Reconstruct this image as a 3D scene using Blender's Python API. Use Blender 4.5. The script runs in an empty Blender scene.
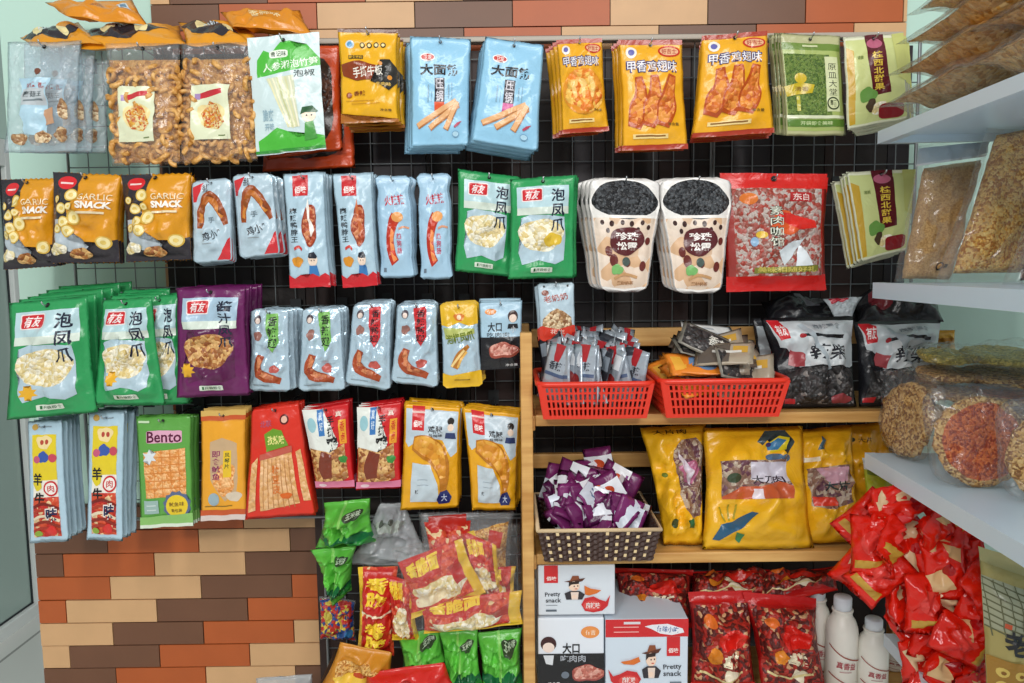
import bpy, bmesh, math, random
from mathutils import Vector, Matrix, noise
SC = bpy.context.scene
COL = SC.collection
PI = math.pi

# ---------------------------------------------------------------- camera
F = 760.0
PITCH, ROLL = math.radians(5.6), math.radians(0.7)
CAM = Vector((0.0, -1.75, 1.35))
_f = Vector((0, math.cos(PITCH), -math.sin(PITCH)))
_u0 = Vector((0, math.sin(PITCH), math.cos(PITCH)))
_x = Vector((1, 0, 0))
_r = math.cos(ROLL)*_x - math.sin(ROLL)*_u0
_u = math.cos(ROLL)*_u0 + math.sin(ROLL)*_x
cd = bpy.data.cameras.new('camera')
cd.sensor_fit = 'HORIZONTAL'; cd.sensor_width = 36.0; cd.lens = F/1024*36.0
cd.clip_start = 0.02
cam = bpy.data.objects.new('camera', cd); COL.objects.link(cam)
m3 = Matrix((_r, _u, -_f)).transposed()
cam.matrix_world = Matrix.Translation(CAM) @ m3.to_4x4()
SC.camera = cam

def ray(px, py):
    return _f + _r*((px-512)/F) - _u*((py-341.5)/F)
def P(px, py, Y):
    d = ray(px, py); return CAM + d*((Y-CAM.y)/d.y)
def PZ(px, py, Z):
    d = ray(px, py); return CAM + d*((Z-CAM.z)/d.z)

# ---------------------------------------------------------------- materials
_mats = {}
def lin(h):
    v = [int(h[i:i+2], 16)/255 for i in (0, 2, 4)]
    return tuple((c/12.92 if c <= .04045 else ((c+.055)/1.055)**2.4) for c in v)+(1,)
def base_mat(name):
    m = bpy.data.materials.new(name); m.use_nodes = True
    nt = m.node_tree
    return m, nt, nt.nodes['Principled BSDF']
def add_bump(nt, b, scale, strength, dist=.004, detail=3, distort=0.6):
    tc = nt.nodes.new('ShaderNodeTexCoord'); n = nt.nodes.new('ShaderNodeTexNoise')
    n.inputs['Scale'].default_value = scale; n.inputs['Detail'].default_value = detail
    n.inputs['Distortion'].default_value = distort
    bp = nt.nodes.new('ShaderNodeBump'); bp.inputs['Strength'].default_value = strength; bp.inputs['Distance'].default_value = dist
    nt.links.new(tc.outputs['Object'], n.inputs['Vector']); nt.links.new(n.outputs['Fac'], bp.inputs['Height'])
    nt.links.new(bp.outputs['Normal'], b.inputs['Normal'])
    return tc, n
def M(h, rough=.27, metal=0.0, bump=.55, scale=24, dist=.007):
    """plain coloured film / plastic / paper with crease bump"""
    k = (h, rough, metal, bump, scale, dist)
    if k in _mats: return _mats[k]
    m, nt, b = base_mat('film_'+h)
    b.inputs['Base Color'].default_value = lin(h)
    b.inputs['Roughness'].default_value = rough; b.inputs['Metallic'].default_value = metal
    b.inputs['Specular IOR Level'].default_value = .5
    if bump: add_bump(nt, b, scale, bump, dist)
    _mats[k] = m
    return m
FOODS = {
 'ring': ('ECBA74', 'DDA658', 'C88E42', 55), 'ringshade': ('BC8440', 'A06A2C', 'CC9850', 80), 'drum': ('D98B35', 'B8651F', '7A3A12', 30),
 'pizza': ('E8B23A', 'C94A22', 'F0DFA0', 130), 'shrimp': ('EE922E', 'E0701E', 'F6C25A', 60),
 'wing': ('DE7A26', 'C86020', 'EC9A40', 60), 'paw': ('EBDFB0', 'DCC27A', 'F6F0DA', 75),
 'pawd': ('C08040', '8A4A24', 'DDB070', 75), 'meat': ('BC5430', '96381E', 'D88A5C', 70),
 'beef': ('B5665A', '7A3A34', 'D89A88', 80), 'stick': ('E4AE72', 'D8A060', 'ECBC88', 60),
 'squid': ('F2A85A', 'E08A3A', 'F8C080', 90), 'mushroom': ('C9A070', '8A5A34', 'E8D0A8', 90),
 'dark': ('241A16', '4A2A1E', '6A4634', 70), 'pearl': ('0C0D10', '17191D', '44484C', 95),
 'milk': ('E4CDB6', 'EEDDCC', 'DDB48C', 18), 'flake': ('C89A5E', 'DAB278', 'B4844C', 260),
 'noodle': ('E0A040', 'F2CC80', 'B8742A', 130), 'seed': ('E6C488', 'CC9C58', '8A5A2C', 130),
 'redseed': ('C0562E', 'DE7E46', '9A3A1E', 130), 'greenseed': ('B8A038', '8A7A1E', 'E0C860', 150),
 'candy': ('A82A20', '5A1E1A', 'C89A70', 62), 'candyblk': ('262424', '3E3A3A', '86807C', 62),
 'mix': ('C0332A', '2E4A8A', 'D8C04A', 70), 'green': ('5E9A34', '2E6A24', '8ABF4A', 40),
 'redwht': ('C2261E', 'D8502E', 'ECCB9A', 60), 'amber': ('E0AA50', 'ECCB90', 'C48A3A', 70),
 'leg': ('DE9A2A', 'CC801E', 'E8AC42', 40), 'sausage': ('D8441E', 'B82A14', 'F09050', 40),
 'ham': ('D08070', 'B0584A', 'E2A898', 90), 'sweetbag': ('8E5A4E', 'A83A2C', 'B8AAA2', 80), 'cloth': ('5E7E34', '7E9446', '4A6626', 150),
 'camo': ('8A6A5A', 'B9A894', '6A4450', 60),
}
def FM(kind):
    k = 'food_'+kind
    if k in _mats: return _mats[k]
    a, b_, c, s = FOODS[kind]
    m, nt, b = base_mat(k)
    tc = nt.nodes.new('ShaderNodeTexCoord')
    nz = nt.nodes.new('ShaderNodeTexNoise'); nz.inputs['Scale'].default_value = s*1.1; nz.inputs['Detail'].default_value = 2
    vo = nt.nodes.new('ShaderNodeTexVoronoi'); vo.inputs['Scale'].default_value = s*1.9
    mixv = nt.nodes.new('ShaderNodeVectorMath'); mixv.operation = 'MULTIPLY_ADD'
    mixv.inputs[1].default_value = (.008, .008, .008)
    nt.links.new(tc.outputs['Object'], nz.inputs['Vector'])
    nt.links.new(nz.outputs['Color'], mixv.inputs[0]); nt.links.new(tc.outputs['Object'], mixv.inputs[2])
    nt.links.new(mixv.outputs[0], vo.inputs['Vector'])
    sp = nt.nodes.new('ShaderNodeSeparateColor'); nt.links.new(vo.outputs['Color'], sp.inputs[0])
    cr = nt.nodes.new('ShaderNodeValToRGB'); cr.color_ramp.interpolation = 'CONSTANT' if kind in ('candy', 'mix', 'candyblk', 'redwht', 'camo') else 'LINEAR'
    cr.color_ramp.elements[0].position = 0; cr.color_ramp.elements[0].color = lin(a)
    cr.color_ramp.elements[1].position = .91 if kind in ('candy', 'candyblk', 'redwht') else .75; cr.color_ramp.elements[1].color = lin(c)
    e = cr.color_ramp.elements.new(.45); e.color = lin(b_)
    nt.links.new(sp.outputs[0], cr.inputs['Fac'])
    nt.links.new(cr.outputs['Color'], b.inputs['Base Color'])
    b.inputs['Roughness'].default_value = .4
    bp = nt.nodes.new('ShaderNodeBump'); bp.inputs['Strength'].default_value = .55; bp.inputs['Distance'].default_value = .006; bp.invert = True
    nt.links.new(vo.outputs['Distance'], bp.inputs['Height']); nt.links.new(bp.outputs['Normal'], b.inputs['Normal'])
    _mats[k] = m
    return m
def clear_film(h='FFFFFF', haze=.04, scale=22, bump=.8, cap=.16):
    k = ('clear', h, haze, scale, bump, cap)
    if k in _mats: return _mats[k]
    m = bpy.data.materials.new('clear_film'); m.use_nodes = True
    nt = m.node_tree; nt.nodes.clear()
    out = nt.nodes.new('ShaderNodeOutputMaterial')
    tr = nt.nodes.new('ShaderNodeBsdfTransparent'); tr.inputs['Color'].default_value = lin(h)
    gl = nt.nodes.new('ShaderNodeBsdfGlossy'); gl.inputs['Roughness'].default_value = .16
    df = nt.nodes.new('ShaderNodeBsdfDiffuse'); df.inputs['Color'].default_value = (.9, .93, .95, 1)
    tc = nt.nodes.new('ShaderNodeTexCoord'); n = nt.nodes.new('ShaderNodeTexNoise')
    n.inputs['Scale'].default_value = scale; n.inputs['Detail'].default_value = 3; n.inputs['Distortion'].default_value = 1.2
    bp = nt.nodes.new('ShaderNodeBump'); bp.inputs['Strength'].default_value = bump; bp.inputs['Distance'].default_value = .01
    fr = nt.nodes.new('ShaderNodeFresnel'); fr.inputs['IOR'].default_value = 1.45
    nt.links.new(tc.outputs['Object'], n.inputs['Vector']); nt.links.new(n.outputs['Fac'], bp.inputs['Height'])
    for x in (fr, gl, df): nt.links.new(bp.outputs['Normal'], x.inputs['Normal'])
    mx = nt.nodes.new('ShaderNodeMixShader'); mx2 = nt.nodes.new('ShaderNodeMixShader')
    mx2.inputs[0].default_value = haze
    nt.links.new(tr.outputs[0], mx2.inputs[1]); nt.links.new(df.outputs[0], mx2.inputs[2])
    ad = nt.nodes.new('ShaderNodeMath'); ad.operation = 'MULTIPLY_ADD'; ad.inputs[1].default_value = .55; ad.inputs[2].default_value = .02; ad.use_clamp = True
    mn = nt.nodes.new('ShaderNodeMath'); mn.operation = 'MINIMUM'; mn.inputs[1].default_value = cap; nt.links.new(ad.outputs[0], mn.inputs[0])
    nt.links.new(fr.outputs[0], ad.inputs[0]); nt.links.new(mn.outputs[0], mx.inputs[0])
    nt.links.new(mx2.outputs[0], mx.inputs[1]); nt.links.new(gl.outputs[0], mx.inputs[2])
    nt.links.new(mx.outputs[0], out.inputs['Surface'])
    _mats[k] = m
    return m
def wood_mat():
    if 'wood' in _mats: return _mats['wood']
    m, nt, b = base_mat('pine_wood')
    tc = nt.nodes.new('ShaderNodeTexCoord'); mp = nt.nodes.new('ShaderNodeMapping'); mp.inputs['Scale'].default_value = (4, 40, 40)
    n = nt.nodes.new('ShaderNodeTexNoise'); n.inputs['Scale'].default_value = 1.5; n.inputs['Detail'].default_value = 5
    cr = nt.nodes.new('ShaderNodeValToRGB')
    cr.color_ramp.elements[0].position = .3; cr.color_ramp.elements[0].color = lin('B8823F')
    cr.color_ramp.elements[1].position = .7; cr.color_ramp.elements[1].color = lin('DDB06A')
    nt.links.new(tc.outputs['Object'], mp.inputs[0]); nt.links.new(mp.outputs[0], n.inputs['Vector'])
    nt.links.new(n.outputs['Fac'], cr.inputs['Fac']); nt.links.new(cr.outputs[0], b.inputs['Base Color'])
    b.inputs['Roughness'].default_value = .5
    _mats['wood'] = m
    return m
def tile_mat(h):
    k = ('tile', h)
    if k in _mats: return _mats[k]
    m, nt, b = base_mat('tile_'+h)
    tc = nt.nodes.new('ShaderNodeTexCoord'); n = nt.nodes.new('ShaderNodeTexNoise'); n.inputs['Scale'].default_value = 14; n.inputs['Detail'].default_value = 5
    mx = nt.nodes.new('ShaderNodeMix'); mx.data_type = 'RGBA'
    c = lin(h); mx.inputs[6].default_value = tuple(v*.88 for v in c[:3])+(1,); mx.inputs[7].default_value = tuple(min(1, v*1.1) for v in c[:3])+(1,)
    nt.links.new(tc.outputs['Object'], n.inputs['Vector']); nt.links.new(n.outputs['Fac'], mx.inputs[0]); nt.links.new(mx.outputs[2], b.inputs['Base Color'])
    b.inputs['Roughness'].default_value = .45
    bp = nt.nodes.new('ShaderNodeBump'); bp.inputs['Strength'].default_value = .15; nt.links.new(n.outputs['Fac'], bp.inputs['Height']); nt.links.new(bp.outputs['Normal'], b.inputs['Normal'])
    _mats[k] = m
    return m
def col_mat(c):
    """art colour -> material"""
    if isinstance(c, str):
        if c.startswith('*'): return FM(c[1:])
        return M(c)
    return c

# ---------------------------------------------------------------- objects
def link(o, parent=None):
    COL.objects.link(o)
    if parent is not None: o.parent = parent
    return o
def tag(o, label, cat, group=None, kind=None):
    if label: o['label'] = label
    if cat: o['category'] = cat
    if group: o['group'] = group
    if kind: o['kind'] = kind
    return o
def mesh_obj(name, bm, mats, parent=None, smooth=True, loc=None):
    me = bpy.data.meshes.new(name)
    bm.normal_update()
    bm.to_mesh(me); bm.free()
    for m in (mats if isinstance(mats, (list, tuple)) else [mats]): me.materials.append(m)
    if smooth:
        for p_ in me.polygons: p_.use_smooth = True
    o = bpy.data.objects.new(name, me); link(o, parent)
    if loc is not None: o.location = loc
    return o
def empty(name, loc):
    o = bpy.data.objects.new(name, None); o.empty_display_size = .02; link(o); o.location = loc
    return o
def copy_tree(o, parent=None):
    c = o.copy(); COL.objects.link(c)
    if parent is not None: c.parent = parent
    for ch in o.children: copy_tree(ch, c)
    return c
def box(bm, x0, x1, y0, y1, z0, z1, mi=0, bev=0.0):
    vs = [bm.verts.new((x, y, z)) for x in (x0, x1) for y in (y0, y1) for z in (z0, z1)]
    fs = []
    for q in ((0, 1, 3, 2), (4, 6, 7, 5), (0, 4, 5, 1), (2, 3, 7, 6), (0, 2, 6, 4), (1, 5, 7, 3)):
        f = bm.faces.new([vs[i] for i in q]); f.material_index = mi; fs.append(f)
    if bev:
        es = list({e for f in fs for e in f.edges})
        r_ = bmesh.ops.bevel(bm, geom=es, offset=bev, segments=2, affect='EDGES', profile=.5)
        for f in r_['faces']: f.material_index = mi
    return fs
def tube(bm, pts, r, n=8, mi=0, cap=True, radii=None):
    pts = [Vector(p_) for p_ in pts]; rings = []
    up = None
    for i, p_ in enumerate(pts):
        d = (pts[min(i+1, len(pts)-1)]-pts[max(i-1, 0)]).normalized()
        if up is None: up = d.orthogonal().normalized()
        up = (up - d*up.dot(d)).normalized(); s = d.cross(up)
        rr = radii[i] if radii else r
        rings.append([bm.verts.new(p_+(up*math.cos(2*PI*k/n)+s*math.sin(2*PI*k/n))*rr) for k in range(n)])
    for a, b in zip(rings, rings[1:]):
        for k in range(n):
            f = bm.faces.new((a[k], a[(k+1) % n], b[(k+1) % n], b[k])); f.material_index = mi
    if cap:
        bm.faces.new(rings[0][::-1]).material_index = mi; bm.faces.new(rings[-1]).material_index = mi
def lathe(bm, prof, n=28, mi=0, c=(0, 0, 0)):
    rings = []
    for r, z in prof:
        rings.append([bm.verts.new((c[0]+r*math.cos(2*PI*k/n), c[1]+r*math.sin(2*PI*k/n), c[2]+z)) for k in range(n)])
    for a, b in zip(rings, rings[1:]):
        for k in range(n):
            bm.faces.new((a[k], a[(k+1) % n], b[(k+1) % n], b[k])).material_index = mi
    bm.faces.new(rings[0][::-1]).material_index = mi; bm.faces.new(rings[-1]).material_index = mi

# ---------------------------------------------------------------- printed art: tuples in (u right, v down), 0..1 on the face
def R(u0, v0, u1, v1, c, part='colour_panel'): return ('p', [(u0, v0), (u1, v0), (u1, v1), (u0, v1)], c, part)
def E(cu, cv, ru, rv, c, part='printed_picture', n=20, rot=0):
    cs, sn = math.cos(math.radians(rot)), math.sin(math.radians(rot))
    return ('p', [(cu+ru*(math.cos(2*PI*k/n)*cs)-rv*math.sin(2*PI*k/n)*sn*1.0, cv+ru*math.cos(2*PI*k/n)*sn+rv*math.sin(2*PI*k/n)*cs) for k in range(n)], c, part)
def G(pts, c, part='printed_picture'): return ('p', pts, c, part)
def RR(u0, v0, u1, v1, c, part='logo', r=.25):
    """rounded rectangle"""
    du, dv = (u1-u0)*r, (v1-v0)*r; pts = []
    for cx, cy, a0 in ((u1-du, v0+dv, -90), (u1-du, v1-dv, 0), (u0+du, v1-dv, 90), (u0+du, v0+dv, 180)):
        for k in range(4):
            a = math.radians(a0+k*30); pts.append((cx+du*math.cos(a), cy+dv*math.sin(a)))
    return ('p', pts, c, part)
def B(pts, w, c, part='printed_picture', asp=1.6):
    """band / stroke along a polyline, w half width in u"""
    if len(pts) > 2:
        ww = list(w) if isinstance(w, (list, tuple)) else [w]*len(pts); P2, W2 = [], []; n_ = len(pts)
        for i in range(n_-1):
            p0, p1, p2, p3 = pts[max(i-1, 0)], pts[i], pts[i+1], pts[min(i+2, n_-1)]
            for q in range(4):
                t = q/4; c0, c1, c2, c3 = -t**3+2*t*t-t, 3*t**3-5*t*t+2, -3*t**3+4*t*t+t, t**3-t*t
                P2.append(tuple(.5*(c0*p0[k]+c1*p1[k]+c2*p2[k]+c3*p3[k]) for k in (0, 1)))
                W2.append(max(.003, .5*(c0*ww[max(i-1, 0)]+c1*ww[i]+c2*ww[i+1]+c3*ww[min(i+2, n_-1)])))
        pts = P2+[pts[-1]]; w = W2+[ww[-1]]
    L, Rr = [], []
    for i, (u, v) in enumerate(pts):
        a = pts[max(i-1, 0)]; b = pts[min(i+1, len(pts)-1)]
        dx, dy = (b[0]-a[0]), (b[1]-a[1])*asp; l = math.hypot(dx, dy) or 1
        ww = w[i] if isinstance(w, (list, tuple)) else w
        nx, ny = -dy/l*ww, dx/l*ww/asp
        L.append((u+nx, v+ny)); Rr.append((u-nx, v-ny))
    return ('p', L+Rr[::-1], c, part)
def T(s, u0, v0, u1, v1, c, rot=0, bold=.015, part='lettering', shear=0):
    return ('t', s, (u0, v0, u1, v1), c, part, rot, bold, shear)
def blob(cu, cv, ru, rv, c, seed, part='printed_picture', n=26, amp=.22):
    rnd = random.Random(seed); ph = [rnd.uniform(0, 6.28) for _ in range(4)]
    pts = []
    for k in range(n):
        a = 2*PI*k/n
        q = 1+amp*(math.sin(2*a+ph[0])*.5+math.sin(3*a+ph[1])*.4+math.sin(5*a+ph[2])*.3)
        pts.append((cu+ru*q*math.cos(a), cv+rv*q*math.sin(a)))
    return ('p', pts, c, part)
_txt = {}
def text_mesh(s, bold):
    k = (s, bold)
    if k in _txt: return _txt[k]
    c = bpy.data.curves.new('t', 'FONT'); c.body = s; c.resolution_u = 2; c.offset = bold; c.align_x = 'CENTER'; c.space_line = 1.1
    o = bpy.data.objects.new('t', c); COL.objects.link(o)
    me = bpy.data.meshes.new_from_object(o.evaluated_get(bpy.context.evaluated_depsgraph_get()))
    vs = [v.co.copy() for v in me.vertices]; ps = [tuple(p_.vertices) for p_ in me.polygons]
    bpy.data.objects.remove(o); bpy.data.curves.remove(c); bpy.data.meshes.remove(me)
    x0 = min(v.x for v in vs); x1 = max(v.x for v in vs); y0 = min(v.y for v in vs); y1 = max(v.y for v in vs)
    out = ([((v.x-x0)/(x1-x0), (y1-v.y)/(y1-y0)) for v in vs], ps)
    _txt[k] = out
    return out
def hsh(*a): return abs(hash(tuple(a))) % 1000003

class GridSurf:
    """piecewise linear version of a surface, the same triangles as the film mesh"""
    def __init__(s, f, nu, nv):
        s.g = [[f(i/nu, j/nv) for i in range(nu+1)] for j in range(nv+1)]
        s.nu, s.nv, s.n, s.asp = nu, nv, f.n, f.asp
    def __call__(s, u, v, off=0.0):
        x, y = u*s.nu, v*s.nv; i, j = min(s.nu-1, int(x)), min(s.nv-1, int(y)); a, b = x-i, y-j; g = s.g
        if a+b <= 1: p = g[j][i]*(1-a-b)+g[j][i+1]*a+g[j+1][i]*b
        else: p = g[j+1][i+1]*(a+b-1)+g[j+1][i]*(1-a)+g[j][i+1]*(1-b)
        return p+s.n*off
def build_art(art, surf, parent, nu, nv, eps=.0006, step=.00010):
    flatten = isinstance(surf, Surf)
    if flatten: surf = GridSurf(surf, nu, nv)
    """drape printed art on surf(u,v,offset); one child mesh per part name"""
    buckets = {}
    for i, a in enumerate(art):
        part = a[3] if a[0] == 'p' else a[4]
        if a[0] == 'p':
            if part == 'seal_strip': part = 'top_seal' if sum(q[1] for q in a[1])/len(a[1]) < .5 else 'bottom_seal'
            elif part == 'colour_panel': part = 'colour_panel#%d' % i
        buckets.setdefault(part, []).append((i, a))
    for part, items in buckets.items():
        bm = bmesh.new(); mats = []; 
        for i, a in items:
            off = eps+step*i
            c = col_mat(a[2] if a[0] == 'p' else a[3])
            if c not in mats: mats.append(c)
            mi = mats.index(c)
            tb = bmesh.new()
            if a[0] == 'p':
                pts = [(min(1, max(0, u)), min(1, max(0, v))) for u, v in a[1]]
                vs = [tb.verts.new((u, v, 0)) for u, v in pts]
                try: tb.faces.new(vs)
                except ValueError: tb.free(); continue
                if len(pts) > 4: bmesh.ops.triangulate(tb, faces=tb.faces[:])
                us = [q[0] for q in pts]; vv = [q[1] for q in pts]
                for k in range(1, nu):
                    if min(us) < k/nu < max(us): bmesh.ops.bisect_plane(tb, geom=tb.verts[:]+tb.edges[:]+tb.faces[:], plane_co=(k/nu, 0, 0), plane_no=(1, 0, 0), dist=2e-5)
                for k in range(1, nv):
                    if min(vv) < k/nv < max(vv): bmesh.ops.bisect_plane(tb, geom=tb.verts[:]+tb.edges[:]+tb.faces[:], plane_co=(0, k/nv, 0), plane_no=(0, 1, 0), dist=2e-5)
            else:
                _, s, (u0, v0, u1, v1), _c, _p, rot, bold, shear = a
                pv, pp = text_mesh(s, bold)
                cu, cv = (u0+u1)/2, (v0+v1)/2; asp = surf.asp
                cs, sn = math.cos(math.radians(rot)), math.sin(math.radians(rot))
                vs = []
                for x, y in pv:
                    du = (x-.5)*(u1-u0)-shear*(y-.5)*(u1-u0); dv = (y-.5)*(v1-v0)*asp
                    vs.append(tb.verts.new((cu+du*cs-dv*sn, cv+(du*sn+dv*cs)/asp, 0)))
                for f in pp:
                    try: tb.faces.new([vs[q] for q in f])
                    except ValueError: pass
            for ax, nn in ((0, nu), (1, nv)):
                q = [v.co[ax] for v in tb.verts]
                for k in range(1, nn):
                    if min(q) < k/nn < max(q): bmesh.ops.bisect_plane(tb, geom=tb.verts[:]+tb.edges[:]+tb.faces[:], plane_co=(k/nn, 0, 0) if ax == 0 else (0, k/nn, 0), plane_no=(1, 0, 0) if ax == 0 else (0, 1, 0), dist=2e-5)
            if flatten:
                q = [v.co[0]*nu+v.co[1]*nv for v in tb.verts]
                for k in range(int(min(q)), int(max(q))+2):
                    if min(q) < k < max(q): bmesh.ops.bisect_plane(tb, geom=tb.verts[:]+tb.edges[:]+tb.faces[:], plane_co=(k/nu, 0, 0), plane_no=(nu, nv, 0), dist=2e-5)
                for f_ in tb.faces[:]:
                    if len(f_.verts) < 4: continue
                    mu = sum(v.co.x for v in f_.verts)/len(f_.verts); mv = sum(v.co.y for v in f_.verts)/len(f_.verts)
                    k = min(nu-1, int(mu*nu))+min(nv-1, int(mv*nv))+1
                    qs = [(v.co.x*nu+v.co.y*nv-k, v) for v in f_.verts]
                    on = [v for d_, v in qs if abs(d_) < 2e-3]
                    if len(on) == 2 and any(d_ > 2e-3 for d_, v in qs) and any(d_ < -2e-3 for d_, v in qs):
                        try: bmesh.utils.face_split(f_, on[0], on[1])
                        except Exception as ex: print("ERR", ex)
            vmap = {}
            for v in tb.verts:
                vmap[v] = bm.verts.new(surf(min(1, max(0, v.co.x)), min(1, max(0, v.co.y)), off))
            for f in tb.faces:
                try: g = bm.faces.new([vmap[v] for v in f.verts])
                except ValueError: continue
                g.material_index = mi
            tb.free()
        bmesh.ops.recalc_face_normals(bm, faces=bm.faces[:]) if False else None
        mesh_obj(part.split('#')[0], bm, mats, parent)

# ---------------------------------------------------------------- outlines (v -> inset of each side as a share of width)
def o_round(r):
    def f(v, asp):
        d = min(v, 1-v)*asp
        return (r-math.sqrt(max(0, r*r-(r-d)**2))) if d < r else 0
    return f
def o_waist(r, w):
    """rounded ends and a slight waist, as small vacuum pouches have"""
    def f(v, asp):
        return o_round(r)(v, asp)+w*math.exp(-((v-.16)/.08)**2)+w*.6*math.exp(-((v-.82)/.1)**2)
    return f
def o_cup(v, asp):
    if v < .07: return .20*(1-math.sqrt(max(0, 1-((.07-v)/.07)**2)))+.02
    if v < .30: return .0+.02*abs(v-.2)/.1
    base = .02+(v-.3)/.7*.15
    d = (1-v)*asp; r = .12
    if d < r: base += r-math.sqrt(max(0, r*r-(r-d)**2))
    return base

class Surf:
    def __init__(s, Q, t, seed, wr, outline, seal, side, bulge, fold, puff):
        s.Q, s.t, s.seed, s.wr, s.outline, s.seal, s.side, s.bulge, s.fold, s.puff = Q, t, seed, wr, outline, seal, side, bulge, fold, puff
        TL, TR, BR, BL = Q
        s.n = ((TR-TL).cross(BL-TL)).normalized()*-1
        if s.n.y > 0 and abs(s.n.y) > .3: s.n = -s.n
        w = ((TR-TL).length+(BR-BL).length)/2; h = ((BL-TL).length+(BR-TR).length)/2
        s.asp = h/w; s.w, s.h = w, h
    def plane(s, u, v):
        TL, TR, BR, BL = s.Q
        if s.outline:
            i = s.outline(v, s.asp); u = i+u*(1-2*i)
        if s.t:
            pin = s.t/s.w*.10*math.sin(PI*min(1, max(0, v)))
            nl = noise.noise(Vector((v*3.1*s.asp, s.seed, 1.0)))*.010+noise.noise(Vector((v*9*s.asp, s.seed, 4.0)))*.005
            nr = noise.noise(Vector((v*3.1*s.asp, s.seed, 9.0)))*.010+noise.noise(Vector((v*9*s.asp, s.seed, 7.0)))*.005
            u = (pin+nl)*(1-u)+u*(1-pin+nr)
            v = v+(noise.noise(Vector((u*3.1, s.seed, 12.0)))*.008+noise.noise(Vector((u*8, s.seed, 15.0)))*.004)*abs(2*v-1)
        return TL*((1-u)*(1-v))+TR*(u*(1-v))+BR*(u*v)+BL*((1-u)*v)
    def height(s, u, v):
        st, sb = s.seal; sd = s.side
        uu = (u-sd)/(1-2*sd); vv = (v-st)/(1-st-sb)
        if not (0 < uu < 1 and 0 < vv < 1): return 0.0
        a = 1-abs(2*uu-1)**2.6; b = 1-abs(2*vv-1)**3.2
        q = (a*b)**s.puff
        if s.bulge: q *= s.bulge(u, v)
        nz = noise.fractal(Vector((u*3.0+s.seed*1.7, v*3.0*s.asp, s.seed*.37)), 1.0, 2.0, 3)
        rid = 1-abs(noise.noise(Vector((u*4.2+s.seed*2.1, v*4.2*s.asp+7, s.seed*.11))))*2
        return s.t*.5*q*max(.3, 1+s.wr*nz*1.1+s.wr*.8*(rid-.5))
    def bend(s, u, v):
        k = noise.noise(Vector((u*2.2+s.seed*.7, v*2.2, s.seed*1.3)))*.6+noise.noise(Vector((u*5+s.seed, v*5, 3.3)))*.25
        return s.fold*k*(.25+.75*v)
    def __call__(s, u, v, off=0.0, side=1):
        return s.plane(u, v)+s.n*(s.bend(u, v)+side*(s.height(u, v)*(1 if side > 0 else .8)+off+.0003))

ALLSEED = [0]
def pouch(name, label, quad, Y, t, base, art=(), cat='snack packet', group=None, seal=(.07, .06), side=.03, wr=.5,
          outline=None, fold=.004, puff=.55, bulge=None, nu=22, nv=30, seed=None, hole=True, film=None, zmin=None, jag=0.0):
    if isinstance(quad[0], Vector): Q = [q.copy() for q in quad]
    else:
        Ys = Y if isinstance(Y, (list, tuple)) else (Y,)*4
        Q = [P(a, b, y) for (a, b), y in zip(quad, Ys)]
    if zmin is not None:
        for q in Q[2:]: q.z = max(q.z, zmin+.004)
    c = (Q[0]+Q[1]+Q[2]+Q[3])/4
    Q = [q-c for q in Q]
    ALLSEED[0] += 1
    s = Surf(Q, t, seed if seed is not None else ALLSEED[0]*1.37, wr, outline, seal, side, bulge, fold, puff)
    bm = bmesh.new()
    fr = [[bm.verts.new(s(i/nu, j/nv, 0, 1)) for i in range(nu+1)] for j in range(nv+1)]
    bk = [[fr[j][i] if i in (0, nu) or j in (0, nv) else bm.verts.new(s(i/nu, j/nv, 0, -1)) for i in range(nu+1)] for j in range(nv+1)]
    for j in range(nv):
        for i in range(nu):
            bm.faces.new((fr[j][i], fr[j+1][i], fr[j][i+1])); bm.faces.new((fr[j][i+1], fr[j+1][i], fr[j+1][i+1]))
            try: bm.faces.new((bk[j][i], bk[j][i+1], bk[j+1][i+1], bk[j+1][i]))
            except ValueError: pass
    if jag:
        for i in range(nu+1):
            d = (Q[3]-Q[0]).normalized()*jag*(1 if i % 2 else -1)
            fr[nv][i].co += d; fr[0][i].co += d
    o = mesh_obj(name, bm, col_mat(base), None, True, c)
    tag(o, label, cat, group)
    art = list(art)
    if hole: art.append(E(.5, .045, .028, .028/s.asp, '15130F', 'hang_hole', 10))
    build_art(art, s, o, nu, nv)
    o['_surf'] = 0; del o['_surf']
    return o, s, c

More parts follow.
